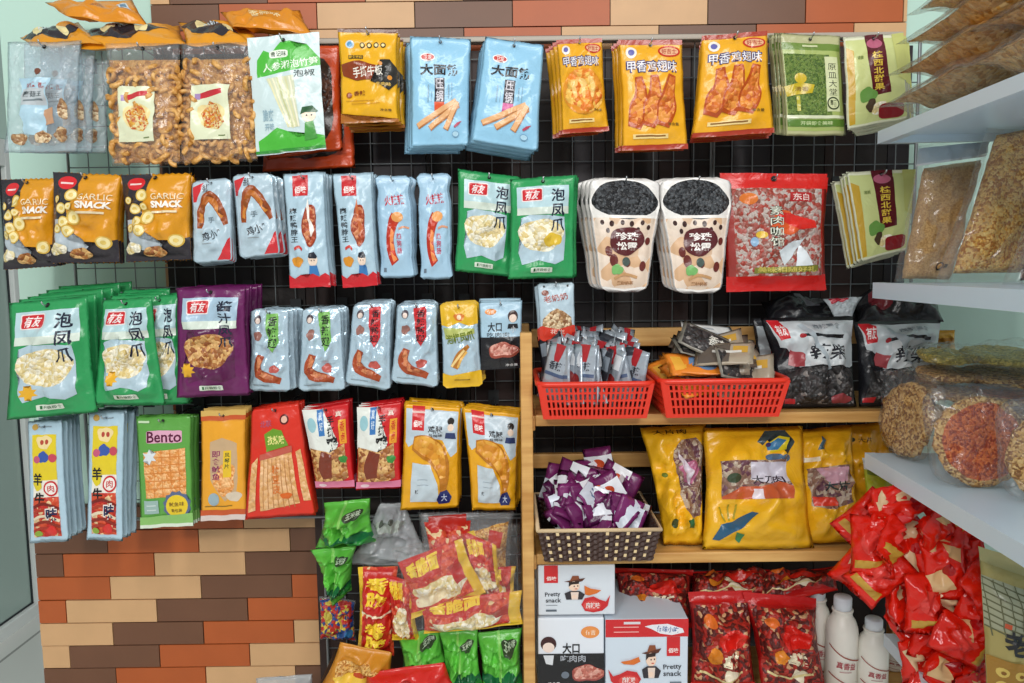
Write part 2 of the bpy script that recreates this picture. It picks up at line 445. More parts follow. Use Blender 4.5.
ORD = ['frontmost', 'second', 'third', 'fourth', 'fifth', 'sixth', 'seventh']
GRID_Y = -.035
steel = None
def hook(px, py, Yf, short):
    a = P(px, py, Yf)
    bm = bmesh.new()
    y1 = Yf-.014
    tube(bm, [(0, GRID_Y-a.y, 0), (0, y1-a.y, 0), (0, y1-.006-a.y, .003), (0, y1-.008-a.y, .007)], .0015, 8)
    o = mesh_obj('peg_hook', bm, M('B8BCC0', .3, .9, 0), None, True, a)
    bm = bmesh.new(); box(bm, -.012, .012, GRID_Y-a.y-.002, GRID_Y-a.y+.003, -.012, .02)
    mesh_obj('hook_clip', bm, M('2E3234', .5, .2, 0), o, False)
    tag(o, 'peg hook through the '+short, 'hook', 'peg hooks on the wire grid')
def stack(name, short, quad, Y, t, base, art=(), behind=2, off=(3, 1), step=.012, cat='snack packet', hookat=None, **kw):
    """front packet plus copies behind it on the same peg hook"""
    grp = short+' stack'
    o, s, c = pouch(name, short+(', frontmost on its hook' if behind else ', alone on its hook'), quad, Y, t, base, art, cat, grp if behind else None, **kw)
    Y0 = Y if not isinstance(Y, (list, tuple)) else Y[0]
    cx, cy = sum(q[0] for q in quad)/4, sum(q[1] for q in quad)/4
    rnd = random.Random(hsh(len(short), int(cx), int(cy)))
    for k in range(1, behind+1):
        y = Y0+t*.45+step*(k-.4)
        if y > GRID_Y-.02: break
        d = copy_tree(o)
        jx, jy = rnd.uniform(-1, 1), rnd.uniform(-.6, .6)
        q = P(cx+off[0]*k+jx, cy+off[1]*k+jy, y)
        d.location = q
        d.rotation_euler = (0, rnd.uniform(-.025, .025), 0)
        d.scale = (1, min(1, .85*step/t), 1)
        d['label'] = '%s, %s on its hook' % (short, ORD[k])
    hx, hy = hookat or ((quad[0][0]+quad[1][0])/2, (quad[0][1]+quad[1][1])/2+(quad[3][1]-quad[0][1])*.045)
    hook(hx, hy, Y0, short)
    return o
# ================================================================ setting
XL = P(36, 556, 0).x
def struct(o): o['kind'] = 'structure'; return o
# green plaster wall behind everything
bm = bmesh.new(); box(bm, XL, 1.9, .012, .14, 0, 2.75)
struct(mesh_obj('wall_back', bm, M('BFE0D2', .6, 0, .05, 40), None, False))
# brick-tile cladding
bm = bmesh.new()
TW, TH = .2165, .0569
anc = P(67.4, 611, 0)
TILES = ['D6AA7A', '714B34', 'B65A26']
zlo, zhi = 0.0, 2.3
xtop0, xr = P(152, 20, 0).x, P(906, 15, 0).x
zsplit = P(100, 505, 0).z
box(bm, XL, xr, .004, .012, 0, zsplit, 3); box(bm, xtop0, xr, .004, .012, zsplit, zhi, 3)
rnd = random.Random(5)
for r in range(-14, 36):
    z0 = anc.z-TH/2+r*TH; z1 = z0+TH
    if z1 > zhi or z0 < 0: continue
    xs = anc.x+r*TW/2
    lo = XL if (z0+z1)/2 < zsplit else xtop0
    for i in range(-16, 16):
        a, b = xs+i*TW+.0012, xs+(i+1)*TW-.0012
        a, b = max(a, lo), min(b, xr)
        if b-a < .006: continue
        fr = rnd.uniform(-.001, .0015)
        box(bm, a, b, -.004+fr, .006, z0+.0012, z1-.0012, i % 3)
        # no per-tile bevel: the tiles are flat faced with thin joints
brick = struct(mesh_obj('wall_brick', bm, [tile_mat(c) for c in TILES]+[M('6A5A4C', .8, 0, .2, 60)], None, False))
# floor
bm = bmesh.new(); box(bm, -4.5, 2.2, -3.2, 4.5, -.05, 0)
m, nt, b = base_mat('floor_tile')
tc = nt.nodes.new('ShaderNodeTexCoord'); bk = nt.nodes.new('ShaderNodeTexBrick')
bk.offset = 0; bk.inputs['Scale'].default_value = 1; bk.inputs['Brick Width'].default_value = .6; bk.inputs['Row Height'].default_value = .6
bk.inputs['Mortar Size'].default_value = .006; bk.inputs['Color1'].default_value = lin('DCDDD8'); bk.inputs['Color2'].default_value = lin('D6D7D2'); bk.inputs['Mortar'].default_value = lin('9A9A96')
nt.links.new(tc.outputs['Object'], bk.inputs['Vector']); nt.links.new(bk.outputs['Color'], b.inputs['Base Color']); b.inputs['Roughness'].default_value = .25
struct(mesh_obj('floor', bm, m, None, False))
# left wall with glazed door, set back beyond the end of the brick wall
c = P(31, 603, 1.15); XD = c.x
zb = c.z
bm = bmesh.new(); ztop = P(8, 152, 1.2).z
box(bm, XD-.12, XD, -1.5, 4.4, ztop+.05, 2.75); box(bm, XD-.12, XD, 1.33, 4.4, 0, ztop+.05)
struct(mesh_obj('wall_left', bm, M('C3DFD4', .6, 0, .05, 40), None, False))
d = empty('door_1', (XD, 1.15, 0)); struct(d)
white = M('E6EAE8', .35, 0, .02, 30)
bm = bmesh.new()
box(bm, -.03, .03, 0, .11, 0, ztop+.04, 0, .003); box(bm, -.03, .03, -1.3, 0, zb-.12, zb, 0, .003)
box(bm, -.03, .03, -1.3, 0, ztop-.06, ztop+.04, 0, .003)
mesh_obj('door_frame', bm, white, d, False)
bm = bmesh.new(); box(bm, -.011, .011, -.007, 0, zb, ztop-.06); box(bm, -.011, .011, -1.3, 0, zb, zb+.006)
mesh_obj('door_gasket', bm, M('20262A', .6, 0, 0), d, False)
bm = bmesh.new(); box(bm, -.006, .006, -1.3, -.006, zb+.006, ztop-.06)
mesh_obj('door_glass', bm, M('A9BDB6', .12, 0, 0), d, False)
bm = bmesh.new(); box(bm, -4.3, 1.0, 4.3, 4.4, 0, 2.75); struct(mesh_obj('wall_far', bm, M('D5DDD8', .7, 0, .05, 40), None, False))

# dark boards added behind the wire grid, standing in for brick in shade
bm = bmesh.new()
x0, x1 = P(168, 200, 0).x, P(904, 165, 0).x
zt, zm = P(500, 52, -.01).z, P(240, 508, -.01).z
xs = P(321, 600, -.01).x
rnd = random.Random(3); x = x0; k = 0
while x < x1-.01:
    w = rnd.choice((.07, .09, .12)); xe = min(x+w, x1)
    zlow = zm if xe <= xs+.02 else .02
    box(bm, x+.001, xe-.001, -.022, -.006, zlow, zt, (0, 1, 0, 2)[k % 4]); x = xe; k += 1
o = mesh_obj('shade_board', bm, [M('1E1512', .6, 0, .2, 40), M('241E22', .6, 0, .2, 40), M('2E1A14', .6, 0, .2, 40)], None, False)
struct(o)

# wire grid: two panels, one frame each
def grid_panel(name, px0, px1, py0, py1, label):
    a, b = P(px0, py0, GRID_Y), P(px1, py1, GRID_Y)
    o = empty(name, ((a.x+b.x)/2, GRID_Y, b.z))
    ox = (a.x+b.x)/2
    bm = bmesh.new(); bmh = bmesh.new(); bmf = bmesh.new()
    n = round((b.x-a.x)/.0445); 
    for i in range(1, n):
        x = a.x+(b.x-a.x)*i/n-ox; tube(bm, [(x, 0, 0), (x, 0, a.z-b.z)], .0013, 6)
    nz = round((a.z-b.z)/.0445)
    for j in range(1, nz):
        z = (a.z-b.z)*j/nz; tube(bmh, [(a.x-ox, .0034, z), (b.x-ox, .0026, z)], .0013, 6)
    z = a.z-b.z
    tube(bmf, [(a.x-ox, 0, 0), (a.x-ox, 0, z), (b.x-ox, 0, z), (b.x-ox, 0, 0), (a.x-ox, 0, 0)], .004, 8)
    w = M('7E8587', .4, .5, 0)
    mesh_obj('vertical_wires', bm, w, o); mesh_obj('horizontal_wires', bmh, w, o); mesh_obj('rim', bmf, M('8E9496', .4, .5, 0), o)
    tag(o, label, 'wire grid')
grid_panel('wire_grid', 60, 709, 43, 512, 'wide grey wire grid panel fixed over the wall behind the hanging packets')
grid_panel('wire_grid', 713, 902, 43, 512, 'narrow grey wire grid panel behind the boba cups and red sweet bag')
grid_panel('wire_grid', 323, 706, 520, 838, 'low grey wire grid panel behind the piled noodle bags and wooden rack')
# pale rail along the top of the grid
a, b = P(150, 44, -.05), P(902, 36, -.05)
bm = bmesh.new(); box(bm, a.x, b.x, -.058, -.032, a.z-.006, a.z+.005, 0, .002)
tag(mesh_obj('top_rail', bm, M('B9B0A2', .45, 0, .05)), 'pale rail along the top edge of the wire grid', 'rail')

# lights
def area(name, loc, size, energy, target, col=(1, .99, .97)):
    l = bpy.data.lights.new(name, 'AREA'); l.shape = 'RECTANGLE'; l.size, l.size_y = size; l.energy = energy; l.color = col
    o = bpy.data.objects.new(name, l); link(o); o.location = loc
    o.rotation_euler = (Vector(target)-Vector(loc)).to_track_quat('-Z', 'Y').to_euler()
area('ceiling_tube', (-.8, -2.7, 2.7), (.2, 1.5), 24, (-.7, -.6, .4))
area('ceiling_tube', (.8, -2.7, 2.7), (.2, 1.5), 24, (.7, -.6, .4))
area('ceiling_tube', (0, -4.2, 2.7), (2.6, .25), 62, (0, -.3, .7))
area('ceiling_tube', (-2.9, 1.6, 2.7), (1.4, 1.4), 120, (-2.9, 1.6, 0))
w = bpy.data.worlds.new('w'); SC.world = w; w.use_nodes = True
w.node_tree.nodes['Background'].inputs['Color'].default_value = (.98, .99, 1, 1)
w.node_tree.nodes['Background'].inputs['Strength'].default_value = .42
SC.view_settings.view_transform = 'Standard'; SC.view_settings.look = 'None'; SC.view_settings.exposure = -0.10; SC.view_settings.gamma = 1
SC.view_settings.use_curve_mapping = False
SC.cycles.max_bounces = 8; SC.cycles.transparent_max_bounces = 16
SC.cycles.use_denoising = True
# ================================================================ hanging packets
W, K, RD = 'F2F4F2', '15161A', 'CC2024'
SKY, SIL = 'A9D3E6', 'C3D2DB'

# ---- row one -----------------------------------------------------
def clearbag(short, quad, Y, label=True, behind=0, off=(13, 1), t=.03):
    art = [G([(.2, .34), (.64, .33), (.62, .86), (.3, .83)], 'B4D6E6', 'paper_card'),
           R(.24, .43, .62, .58, 'C3CBD0', 'paper_card'), T('味佐酥', .30, .38, .60, .43, 'A8423A'), E(.47, .28, .05, .03, '7A4A3A', 'logo'), T('蘑菇王', .28, .46, .58, .51, '4A5458'),
           R(.28, .53, .58, .545, '7A868C', 'lettering'),
           blob(.24, .88, .10, .055, '*mushroom', 3, 'snack_pieces'), blob(.56, .86, .10, .06, '*mushroom', 4, 'snack_pieces'),
           blob(.80, .84, .09, .06, '*mushroom', 5, 'snack_pieces'), blob(.84, .62, .07, .08, '*mushroom', 6, 'snack_pieces'), G([(.58, .62), (.72, .60), (.72, .74), (.6, .76)], 'C79A78', 'snack_pieces')]
    o = stack('hanging_clear_pouch', short, quad, Y, t, clear_film('F0F8FC', .20, 30, 1.0, .3), art, behind, off, .022, wr=.9, fold=.012, seal=(.1, .05))
    return o
clearbag('clear pouch of biscuits with a pale blue card', [(8, 42), (82, 41), (78, 153), (4, 153)], -.20, behind=2, off=(15, 1))

# crunchy ring crackers in clear bags
def ring_bag(short, quad, Y):
    lab = [R(.19, .37, .72, .82, 'E3E8C6', 'paper_label'), G([(.31, .44), (.62, .405), (.63, .445), (.32, .485)], 'C8303A', 'logo'), R(.24, .44, .32, .49, 'A88ABA', 'logo'),
           blob(.47, .62, .17, .12, 'F0DFA0', 3, 'food_picture'), G([(.32, .60), (.44, .50), (.54, .53), (.66, .68), (.57, .74), (.38, .72)], '*pizza', 'food_picture'), R(.56, .785, .66, .795, '7A8A5A')]
    o, s, c = pouch('hanging_cracker_bag', short, quad, Y, .045, clear_film('FFFFFF', .06, 26, .8), [], wr=.4, fold=.004, seal=(.13, .02), puff=.4, hole=True)
    rnd = random.Random(int(quad[0][0]))
    bm = bmesh.new()
    def ring(cx, R0, r0, n1=11, n2=6, arc=2*PI):
        e1 = Vector((rnd.gauss(0, 1), rnd.gauss(0, .5), rnd.gauss(0, 1))).normalized(); e2 = e1.orthogonal().normalized()
        e2 = (e2+e1.cross(e2)*rnd.uniform(-1, 1)).normalized()
        pts = [cx+(e1*math.cos(arc*k/n1)+e2*math.sin(arc*k/n1))*R0 for k in range(n1+1)]
        tube(bm, pts, r0, n2, 0, arc < 6)
    for j in range(12):
        for i in range(7):
            u, v = (i+.5+rnd.uniform(-.35, .35))/7, .17+(j+.5+rnd.uniform(-.35, .35))/12*.81
            u = min(.94, max(.06, u)); v = min(.96, v)
            dep = rnd.uniform(.1, .85)
            ring(s(u, v, -.004)*1.0+s.n*(-s.height(u, v)*(1-dep)*1.0), rnd.uniform(.009, .0135), rnd.uniform(.0042, .0058), arc=rnd.choice((6.28, 5, 4, 3)))
    ch = mesh_obj('ring_crackers', bm, FM('ring'), o); ch['kind'] = 'stuff'
    # cracker mass behind the loose rings, coloured darker as shade in the gaps
    s2 = Surf([q*.97 for q in s.Q], .03, 3, .5, None, (.14, .04), .05, None, .0, .4)
    bm = bmesh.new(); g = [[bm.verts.new(s2(i/12, .12+.87*j/14, -.006)) for i in range(13)] for j in range(15)]
    for j in range(14):
        for i in range(12): bm.faces.new((g[j][i], g[j+1][i], g[j+1][i+1], g[j][i+1]))
    ch2 = mesh_obj('cracker_mass', bm, FM('ringshade'), o); ch2['kind'] = 'stuff'
    build_art(lab, s, o, 18, 24, .0015)
    hook((quad[0][0]+quad[1][0])/2, quad[0][1]+6, Y, short)
ring_bag('clear bag of ring crackers beside the pale card pouch', [(105, 43), (180, 43), (180, 164), (112, 166)], -.22)
ring_bag('clear bag of ring crackers beside the green and white packet', [(181, 43), (254, 42), (258, 161), (178, 164)], -.205)

# green and white straw-vegetable packet, orange trays behind
ad = [R(0, 0, 1, 1, 'CFE3E4'), G([(.1, .30), (.12, .20), (.22, .12), (.33, .15), (.45, .06), (.58, .05), (.68, .12), (.82, .09), (.94, .18), (1, .22), (1, .28), (.1, .345)], '4DB83C'),
      G([(.05, .98), (.05, .88), (.18, .84), (.33, .78), (.48, .82), (.62, .88), (.85, .86), (1, .88), (1, .97)], '4DB83C'),
      RR(.3, .13, .56, .195, 'E8F2E0', 'logo'), T('鲁记味', .32, .14, .54, .185, '2A4A2A'), T('人参湘泡竹笋', .19, .22, .97, .29, 'E6F6E0', rot=-4), T('泡椒', .62, .31, .92, .37, '3A4A4A'),
      G([(.22, .36), (.62, .35), (.66, .78), (.55, .80)], 'D9DEC0', 'food_picture')]
ad += [B([(.26+.06*k, .36), (.50+.03*k, .79)], .012, c, 'food_picture') for k, c in enumerate(('EAE6B8', 'F4F0D0', 'C8CC98', 'F0ECC8', 'DCDCAC', 'F6F2DA'))]
ad += [E(.80, .70, .10, .06, 'F0E0C8', 'printed_picture'), G([(.68, .69), (.72, .63), (.86, .62), (.93, .67), (.90, .68), (.75, .675)], '2A5A34'), G([(.74, .76), (.86, .75), (.9, .90), (.72, .91)], '4A9A44'),
       E(.77, .70, .012, .008, K), E(.84, .70, .012, .008, K), T('脆爽', .14, .62, .3, .72, '9AB8C4'), T('开味', .16, .74, .3, .80, '9AB8C4'), R(.0, .965, 1, .99, '2E8A30')]
pouch('hanging_snack_packet', 'orange rimmed tray packet hanging behind the green and white packet', [(262, 54), (340, 44), (343, 150), (268, 160)], -.15, .02, 'D9501E',
      [RR(.1, .1, .9, .9, '3A2A1E', 'window'), blob(.5, .5, .35, .38, '*dark', 3, 'food_picture')], seal=(.1, .1))
pouch('hanging_snack_packet', 'orange rimmed tray packet lowest behind the green and white packet', [(268, 70), (350, 62), (356, 168), (262, 172)], -.13, .02, 'D04A1A',
      [RR(.1, .1, .9, .88, '2E241C', 'window'), blob(.5, .5, .35, .36, '*dark', 5, 'food_picture')], seal=(.1, .1))
stack('hanging_snack_packet', 'green and white pickled shoots packet', [(247, 38), (319, 32), (326, 149), (257, 156)], -.21, .014, 'CFE3E4', ad, 0, wr=.4)

# yellow and black packet
ay = [R(0, 0, 1, .035, '6A3A1E', 'seal_strip'), E(.2, .17, .075, .045, 'C8DCE8', 'logo'), E(.2, .17, .05, .03, '5A9AC8', 'logo')]
ay += [E(.41+.12*k, .18, .045, .03, '3A2A1A', 'logo') for k in range(4)]+[E(.41+.12*k, .18, .028, .018, 'F6E3A0', 'logo') for k in range(4)]
ay += [R(.17, .29, .42, .33, '4A3A1A', 'colour_panel'), T('即食手撕', .18, .295, .41, .325, 'F2C030'), G([(.02, .38), (.36, .35), (.7, .41), (.82, .50), (.76, .55), (.3, .56), (.05, .50)], '8A3A16'),
       G([(.72, .34), (.88, .33), (1, .42), (1, .58), (.86, .66), (.7, .60), (.55, .57), (.78, .52), (.82, .43)], '2B2A26'), T('手撕牛板', .24, .41, .76, .52, 'F4EEE0', rot=-5), E(.72, .38, .035, .022, 'E09030', 'logo'), E(.88, .53, .04, .025, 'E09030', 'logo'),
       T('香辣', .24, .67, .46, .72, '7A2A14'), E(.16, .71, .05, .03, '9A4A1A'), T('牛肉味', .64, .58, .9, .62, 'E8C060'), R(.1, .77, .6, .775, 'B87A1E'), R(.2, .80, .7, .805, 'B87A1E'), T('净含量', .7, .86, .9, .885, '6A4A1A'),
       G([(0, .90), (.3, .975), (.6, .985), (1, .965), (1, 1), (0, 1)], 'A8641E', 'seal_strip')]
stack('hanging_snack_packet', 'yellow packet with a black hexagon patch', [(338, 29), (398, 30), (399, 122), (341, 124)], -.22, .024, 'EDB21C', ay, 3, (3, 4.0), .022, wr=.5, fold=.006)

# pale blue stick packets
def bluepack(c3):
    a = [RR(.16, .15, .42, .23, 'F2F2F0', 'logo', .5), RR(.18, .16, .40, .22, 'C8342E', 'logo', .5), T('卫龙', .22, .165, .36, .215, 'F6E6E0'), T('大面筋', .16, .25, .83, .355, '1A1B20', bold=.03),
         R(.41, .38, .58, .70, '2A2430'), R(.41, .60, .58, .70, c3), T('压\n锅', .43, .385, .56, .595, 'D8D4DC'), R(.29, .44, .31, .60, '8AAFC4', 'lettering'), R(.35, .5, .36, .60, '8AAFC4', 'lettering'), R(.64, .44, .66, .56, '8AAFC4', 'lettering'), R(.70, .42, .71, .58, '8AAFC4', 'lettering')]
    for (x0, y0, x1, y1) in ((.12, .82, .78, .59), (.33, .84, .82, .62), (.60, .85, .80, .60)):
        a += [B([(x0, y0), (x1, y1)], .047, 'B9743C', 'food_picture'), B([(x0, y0-.008), (x1, y1-.01)], .036, 'E8B27C', 'food_picture')]
    a += [G([(.74, .82), (.80, .785), (.88, .77), (.82, .81), (.76, .835)], 'B8405A'), E(.77, .89, .06, .03, '7AA8C8', 'logo'), E(.77, .89, .05, .022, 'B4DAEC', 'logo')]
    return a
stack('hanging_snack_packet', 'pale blue wheat stick packet beside the yellow hexagon packet', [(410, 36), (471, 39), (469, 146), (411, 147)], -.225, .018, '97CBE8', bluepack('E0562A'), 3, (-2, 3.2), .018, wr=.35)
stack('hanging_snack_packet', 'pale blue wheat stick packet beside the orange shrimp packets', [(485, 37), (544, 45), (538, 152), (471, 141)], -.23, .018, '97CBE8', bluepack('C83A8A'), 3, (-2.5, 4), .018, wr=.35)

# yellow cracker packets
def yellowpack(food, pts):
    a = [R(0, 0, 1, .045, 'A8341A', 'seal_strip'), E(.18, .12, .085, .055, 'F0ECE0', 'logo'), E(.18, .12, .05, .03, '6A6AB0', 'logo'), E(.78, .11, .18, .055, 'C8321E', 'logo'), E(.78, .11, .15, .04, 'E8B48A', 'logo'), T('好吉士', .66, .085, .9, .135, 'B02A1E'),
         T('甲香鸡翅味', .09, .19, .91, .31, '33306E', bold=.06), T('甲香鸡翅味', .11, .20, .89, .30, 'F4F2F4', bold=.004)]
    a += food
    a += [R(.16, .86, .7, .90, 'F3D890'), R(.2, .87, .66, .885, '8A5A1E', 'lettering'), T('净含量', .70, .76, .88, .79, '7A5A1A'), G([(0, .955), (1, .95), (1, 1), (0, 1)], 'A8341A', 'seal_strip')]
    return a
fa = [E(.5, .57, .45, .25, 'E8962A', 'food_picture'), blob(.5, .57, .40, .22, '*shrimp', 2, 'food_picture')]+[E(.3+.2*(k % 3), .48+.09*(k//3), .085, .045, 'F6CC7A', 'food_picture', 12, 20*k) for k in range(6)]
fb = []
for (x, y, an) in ((.28, .58, 8), (.5, .57, 2), (.72, .57, -14)):
    fb += [B([(x-.10, y+.22), (x-.02, y+.05), (x+.02, y-.08), (x+.03-an*.004, y-.24)], [.10, .155, .10, .06], 'B84E16', 'food_picture', 1.5), B([(x-.10, y+.18), (x-.02, y+.05), (x+.02, y-.05), (x+.03-an*.004, y-.22)], [.07, .13, .08, .04], '*wing', 'food_picture', 1.5)]
stack('hanging_snack_packet', 'narrow yellow shrimp cracker packet beside the pale blue packets', [(556, 40), (602, 38), (609, 131), (562, 134)], -.225, .03, 'EFAE22', yellowpack(fa, 0), 3, (-3.5, 2.0), .02, wr=.6, fold=.006)
stack('hanging_snack_packet', 'yellow chicken wing packet in the middle of the three', [(618, 40), (682, 40), (688, 149), (622, 151)], -.228, .026, 'EFAE22', yellowpack(fb, 0), 3, (-3.0, 1.5), .018, wr=.5, fold=.006)
stack('hanging_snack_packet', 'yellow chicken wing packet beside the green leaf packet', [(702, 36), (767, 31), (774, 133), (692, 138)], -.232, .03, 'EFAE22', yellowpack(fb, 0), 3, (-1.5, 2.5), .02, wr=.5, fold=.006)

# olive green kelp packet
ag = [R(.03, .13, .97, .95, 'A8B86A'), R(.02, .09, .98, .16, '6E8A3A', 'colour_panel'), R(.04, .2, .78, .80, '*cloth'), R(.7, .22, .92, .76, 'D5DBAE'), T('原\n皿\n大\n堂', .745, .285, .885, .60, '1F2A14', bold=.0),
      E(.81, .68, .105, .065, '2A3A1E', 'logo'), E(.81, .68, .085, .05, 'D5DBAE', 'logo'), T('麵', .755, .645, .865, .715, '24301A'),
      G([(.0, .52), (.26, .48), (.5, .50), (.46, .58), (.2, .60), (.04, .62)], 'C8B028'), E(.27, .44, .1, .05, 'D0B42A', 'logo'), R(.19, .61, .25, .76, 'B8B02E'), T('清香', .17, .52, .4, .565, '8A6A1A'),
      R(.02, .80, .98, .83, 'DDE2C0'), R(.03, .84, .97, .91, '5A8030'), T('开袋即食美味', .24, .855, .78, .895, 'C8D8A0'), R(.35, .11, .6, .13, 'C8D0A0', 'lettering')]
stack('hanging_snack_packet', 'olive green kelp packet with a yellow ribbon', [(779, 33), (840, 36), (846, 136), (786, 136)], -.215, .012, 'B9B98A', ag, 4, (-3.2, .3), .014, wr=.25)
def maroon(): return [R(.03, .04, .97, .96, 'CCD48E'), G([(.03, .12), (.15, .16), (.13, .95), (.04, .96)], 'C8A02E'), G([(.35, .0), (.66, .0), (.72, .66), (.42, .68)], '5A1620'), E(.5, .10, .13, .055, 'B8607A', 'logo'),
         T('桂\n西\n北\n甜\n果', .445, .19, .62, .62, 'E8C84A', bold=.02), blob(.34, .66, .13, .09, '6A9A4A', 4, 'food_picture'), blob(.38, .78, .08, .07, '4A3A2A', 5, 'food_picture'), blob(.55, .84, .16, .08, '*paw', 2, 'food_picture'), RR(.5, .78, .92, .95, '8A1A22', 'food_picture'),
         G([(.8, .0), (1, .0), (1, .55), (.86, .5)], 'C4C878'), T('清脆', .2, .22, .3, .26, '7A8A4A')]
stack('hanging_snack_packet', 'pale green packet with maroon banner under the top shelf of bags', [(843, 37), (903, 33), (909, 119), (847, 130)], -.245, .012, 'E4E6C8', maroon(), 3, (2, 2.6), .014, wr=.25)

# orange packets lying on top of the rail
def garlic():
    a = [G([(0, 0), (.44, 0), (.42, .22), (.30, .42), (.32, .62), (.45, .76), (.62, .84), (.8, .78), (1, .74), (1, 1), (0, 1)], '2E2A30'), E(.24, .115, .14, .075, 'D8262E', 'logo'), R(.15, .11, .33, .13, 'F2D8D4', 'logo'),
         G([(.05, .52), (.16, .52), (.3, .74), (.62, .82), (.5, .90), (.2, .86), (.06, .72)], 'B8C4CC')]
    for u, v, s_ in ((.34, .25, .095), (.21, .40, .085), (.41, .50, .115), (.10, .30, .06), (.24, .55, .09), (.30, .65, .10), (.13, .62, .07), (.84, .78, .105), (.36, .38, .06)):
        a += [E(u, v, s_, s_*.72, 'D9B24A', 'food_picture'), E(u, v, s_*.8, s_*.57, 'F4E4A6', 'food_picture'), E(u, v, s_*.35, s_*.24, 'E2C466', 'food_picture')]
    a += [T('GARLIC', .49, .235, .93, .305, 'F6E8C0', bold=.0), T('SNACK', .49, .32, .93, .40, 'F8F4E8', bold=.05), R(.48, .435, .86, .46, 'F0E0B8', 'lettering'),
          blob(.16, .85, .13, .07, '*paw', 7, 'food_picture'), blob(.5, .90, .15, .07, '*pawd', 8, 'food_picture')]
    return a
def garlic_kw(): return dict(wr=.55, fold=.008, seal=(.05, .05), jag=.0012, puff=.6)
def lying(label, quad, Y, t):
    pouch('orange_snack_bag', label, quad, Y, t, 'E59A1E', [G([(0, .2), (.25, .1), (.6, .45), (.9, .6), (.5, .85), (.1, .7)], '2E2A30'), E(.28, .4, .09, .2, 'F4E4A6', 'food_picture'), E(.62, .6, .07, .16, 'F4E4A6', 'food_picture'), T('GARLIC', .30, .3, .55, .5, 'D8E4EC')],
          'snack packet', 'orange bags lying on the top rail', wr=.7, fold=.01, hole=False, seal=(.06, .06))
lying('orange and black bag lying on the rail above the pale card pouch', [(20, 38), (78, 22), (104, 44), (30, 46)], (-.06, -.06, -.2, -.2), .03)
lying('orange and black bag lying across the rail above the first ring bag', [(84, 30), (180, 26), (186, 45), (80, 48)], (-.06, -.06, -.2, -.2), .035)
pouch('orange_snack_bag', 'orange bag tilted up on top with its barcode showing', [(45, 3), (132, 0), (148, 26), (66, 17)], (-.10, -.09, -.15, -.16), .03, 'E08E1C',
      [R(.78, .25, .9, .68, 'D8E0E8', 'barcode'), R(.80, .3, .88, .62, '5A7AA0', 'barcode'), T('香蒜味', .3, .35, .6, .55, 'B86A14')], 'snack packet', 'orange bags lying on the top rail', wr=.8, fold=.014, hole=False)
lying('orange bag lying on the rail above the second ring bag', [(178, 22), (252, 28), (262, 46), (186, 44)], (-.06, -.06, -.2, -.2), .03)
pouch('orange_snack_bag', 'orange bag crumpled on top behind the green and white packet', [(220, 12), (300, 10), (312, 34), (232, 28)], (-.08, -.08, -.15, -.15), .035, 'E08E1C', [T('香蒜味', .3, .35, .7, .6, 'F0D8A0')], 'snack packet', 'orange bags lying on the top rail', wr=.8, fold=.014, hole=False)

# ---- row two -----------------------------------------------------
stack('hanging_snack_packet', 'orange and black garlic crisp bag nearest the glass door', [(1, 180), (57, 178), (57, 266), (3, 270)], -.2, .04, 'DD971C', garlic(), 2, (5, .5), .028, **garlic_kw())
stack('hanging_snack_packet', 'orange and black garlic crisp bag in the middle of the three', [(53, 172), (122, 175), (119, 262), (51, 263)], -.225, .045, 'DD971C', garlic(), 2, (4, 1.5), .03, **garlic_kw())
stack('hanging_snack_packet', 'orange and black garlic crisp bag beside the silver drumstick pouches', [(121, 175), (192, 173), (192, 259), (126, 262)], -.225, .045, 'DD971C', garlic(), 2, (3, 1.5), .03, **garlic_kw())
dr = [RR(.04, .03, .96, .97, 'B8CEDA', 'colour_panel', .12), G([(.04, .08), (.3, .03), (.24, .14), (.12, .26), (.04, .26)], 'D03038'), T('香酥', .28, .05, .44, .15, '3A3038'),
      B([(.22, .58), (.25, .40), (.38, .24), (.50, .21), (.66, .30), (.80, .42), (.88, .55)], [.07, .09, .10, .10, .10, .085, .05], '9A4A1E', 'food_picture', 1.5), B([(.23, .55), (.27, .40), (.40, .255), (.50, .23), (.66, .33), (.80, .46)], [.04, .05, .06, .06, .05, .04], '*drum', 'food_picture', 1.5),
      T('鸡小腿', .28, .61, .85, .72, '2A2A30', rot=-12), G([(.92, .72), (.96, .70), (.96, .97), (.62, .97), (.75, .88)], 'D03038'), R(.3, .76, .55, .77, '9AA4AA', 'lettering'), T('手', .42, .45, .58, .52, '6A7A84')]
sk = dict(wr=.9, fold=.004, outline=o_round(.14), seal=(.06, .06), side=.06)
stack('hanging_vacuum_pouch', 'silver drumstick pouch with red corners beside the garlic bags', [(191, 181), (232, 178), (233, 262), (193, 264)], -.22, .02, M('BAD2DF', .22, .2, .6), dr, 2, (2, 2), .018, **sk)
stack('hanging_vacuum_pouch', 'silver drumstick pouch with red corners beside the white duck packets', [(232, 174), (273, 173), (281, 255), (239, 259)], -.22, .02, M('BAD2DF', .22, .2, .6), dr, 2, (5, 1), .018, **sk)
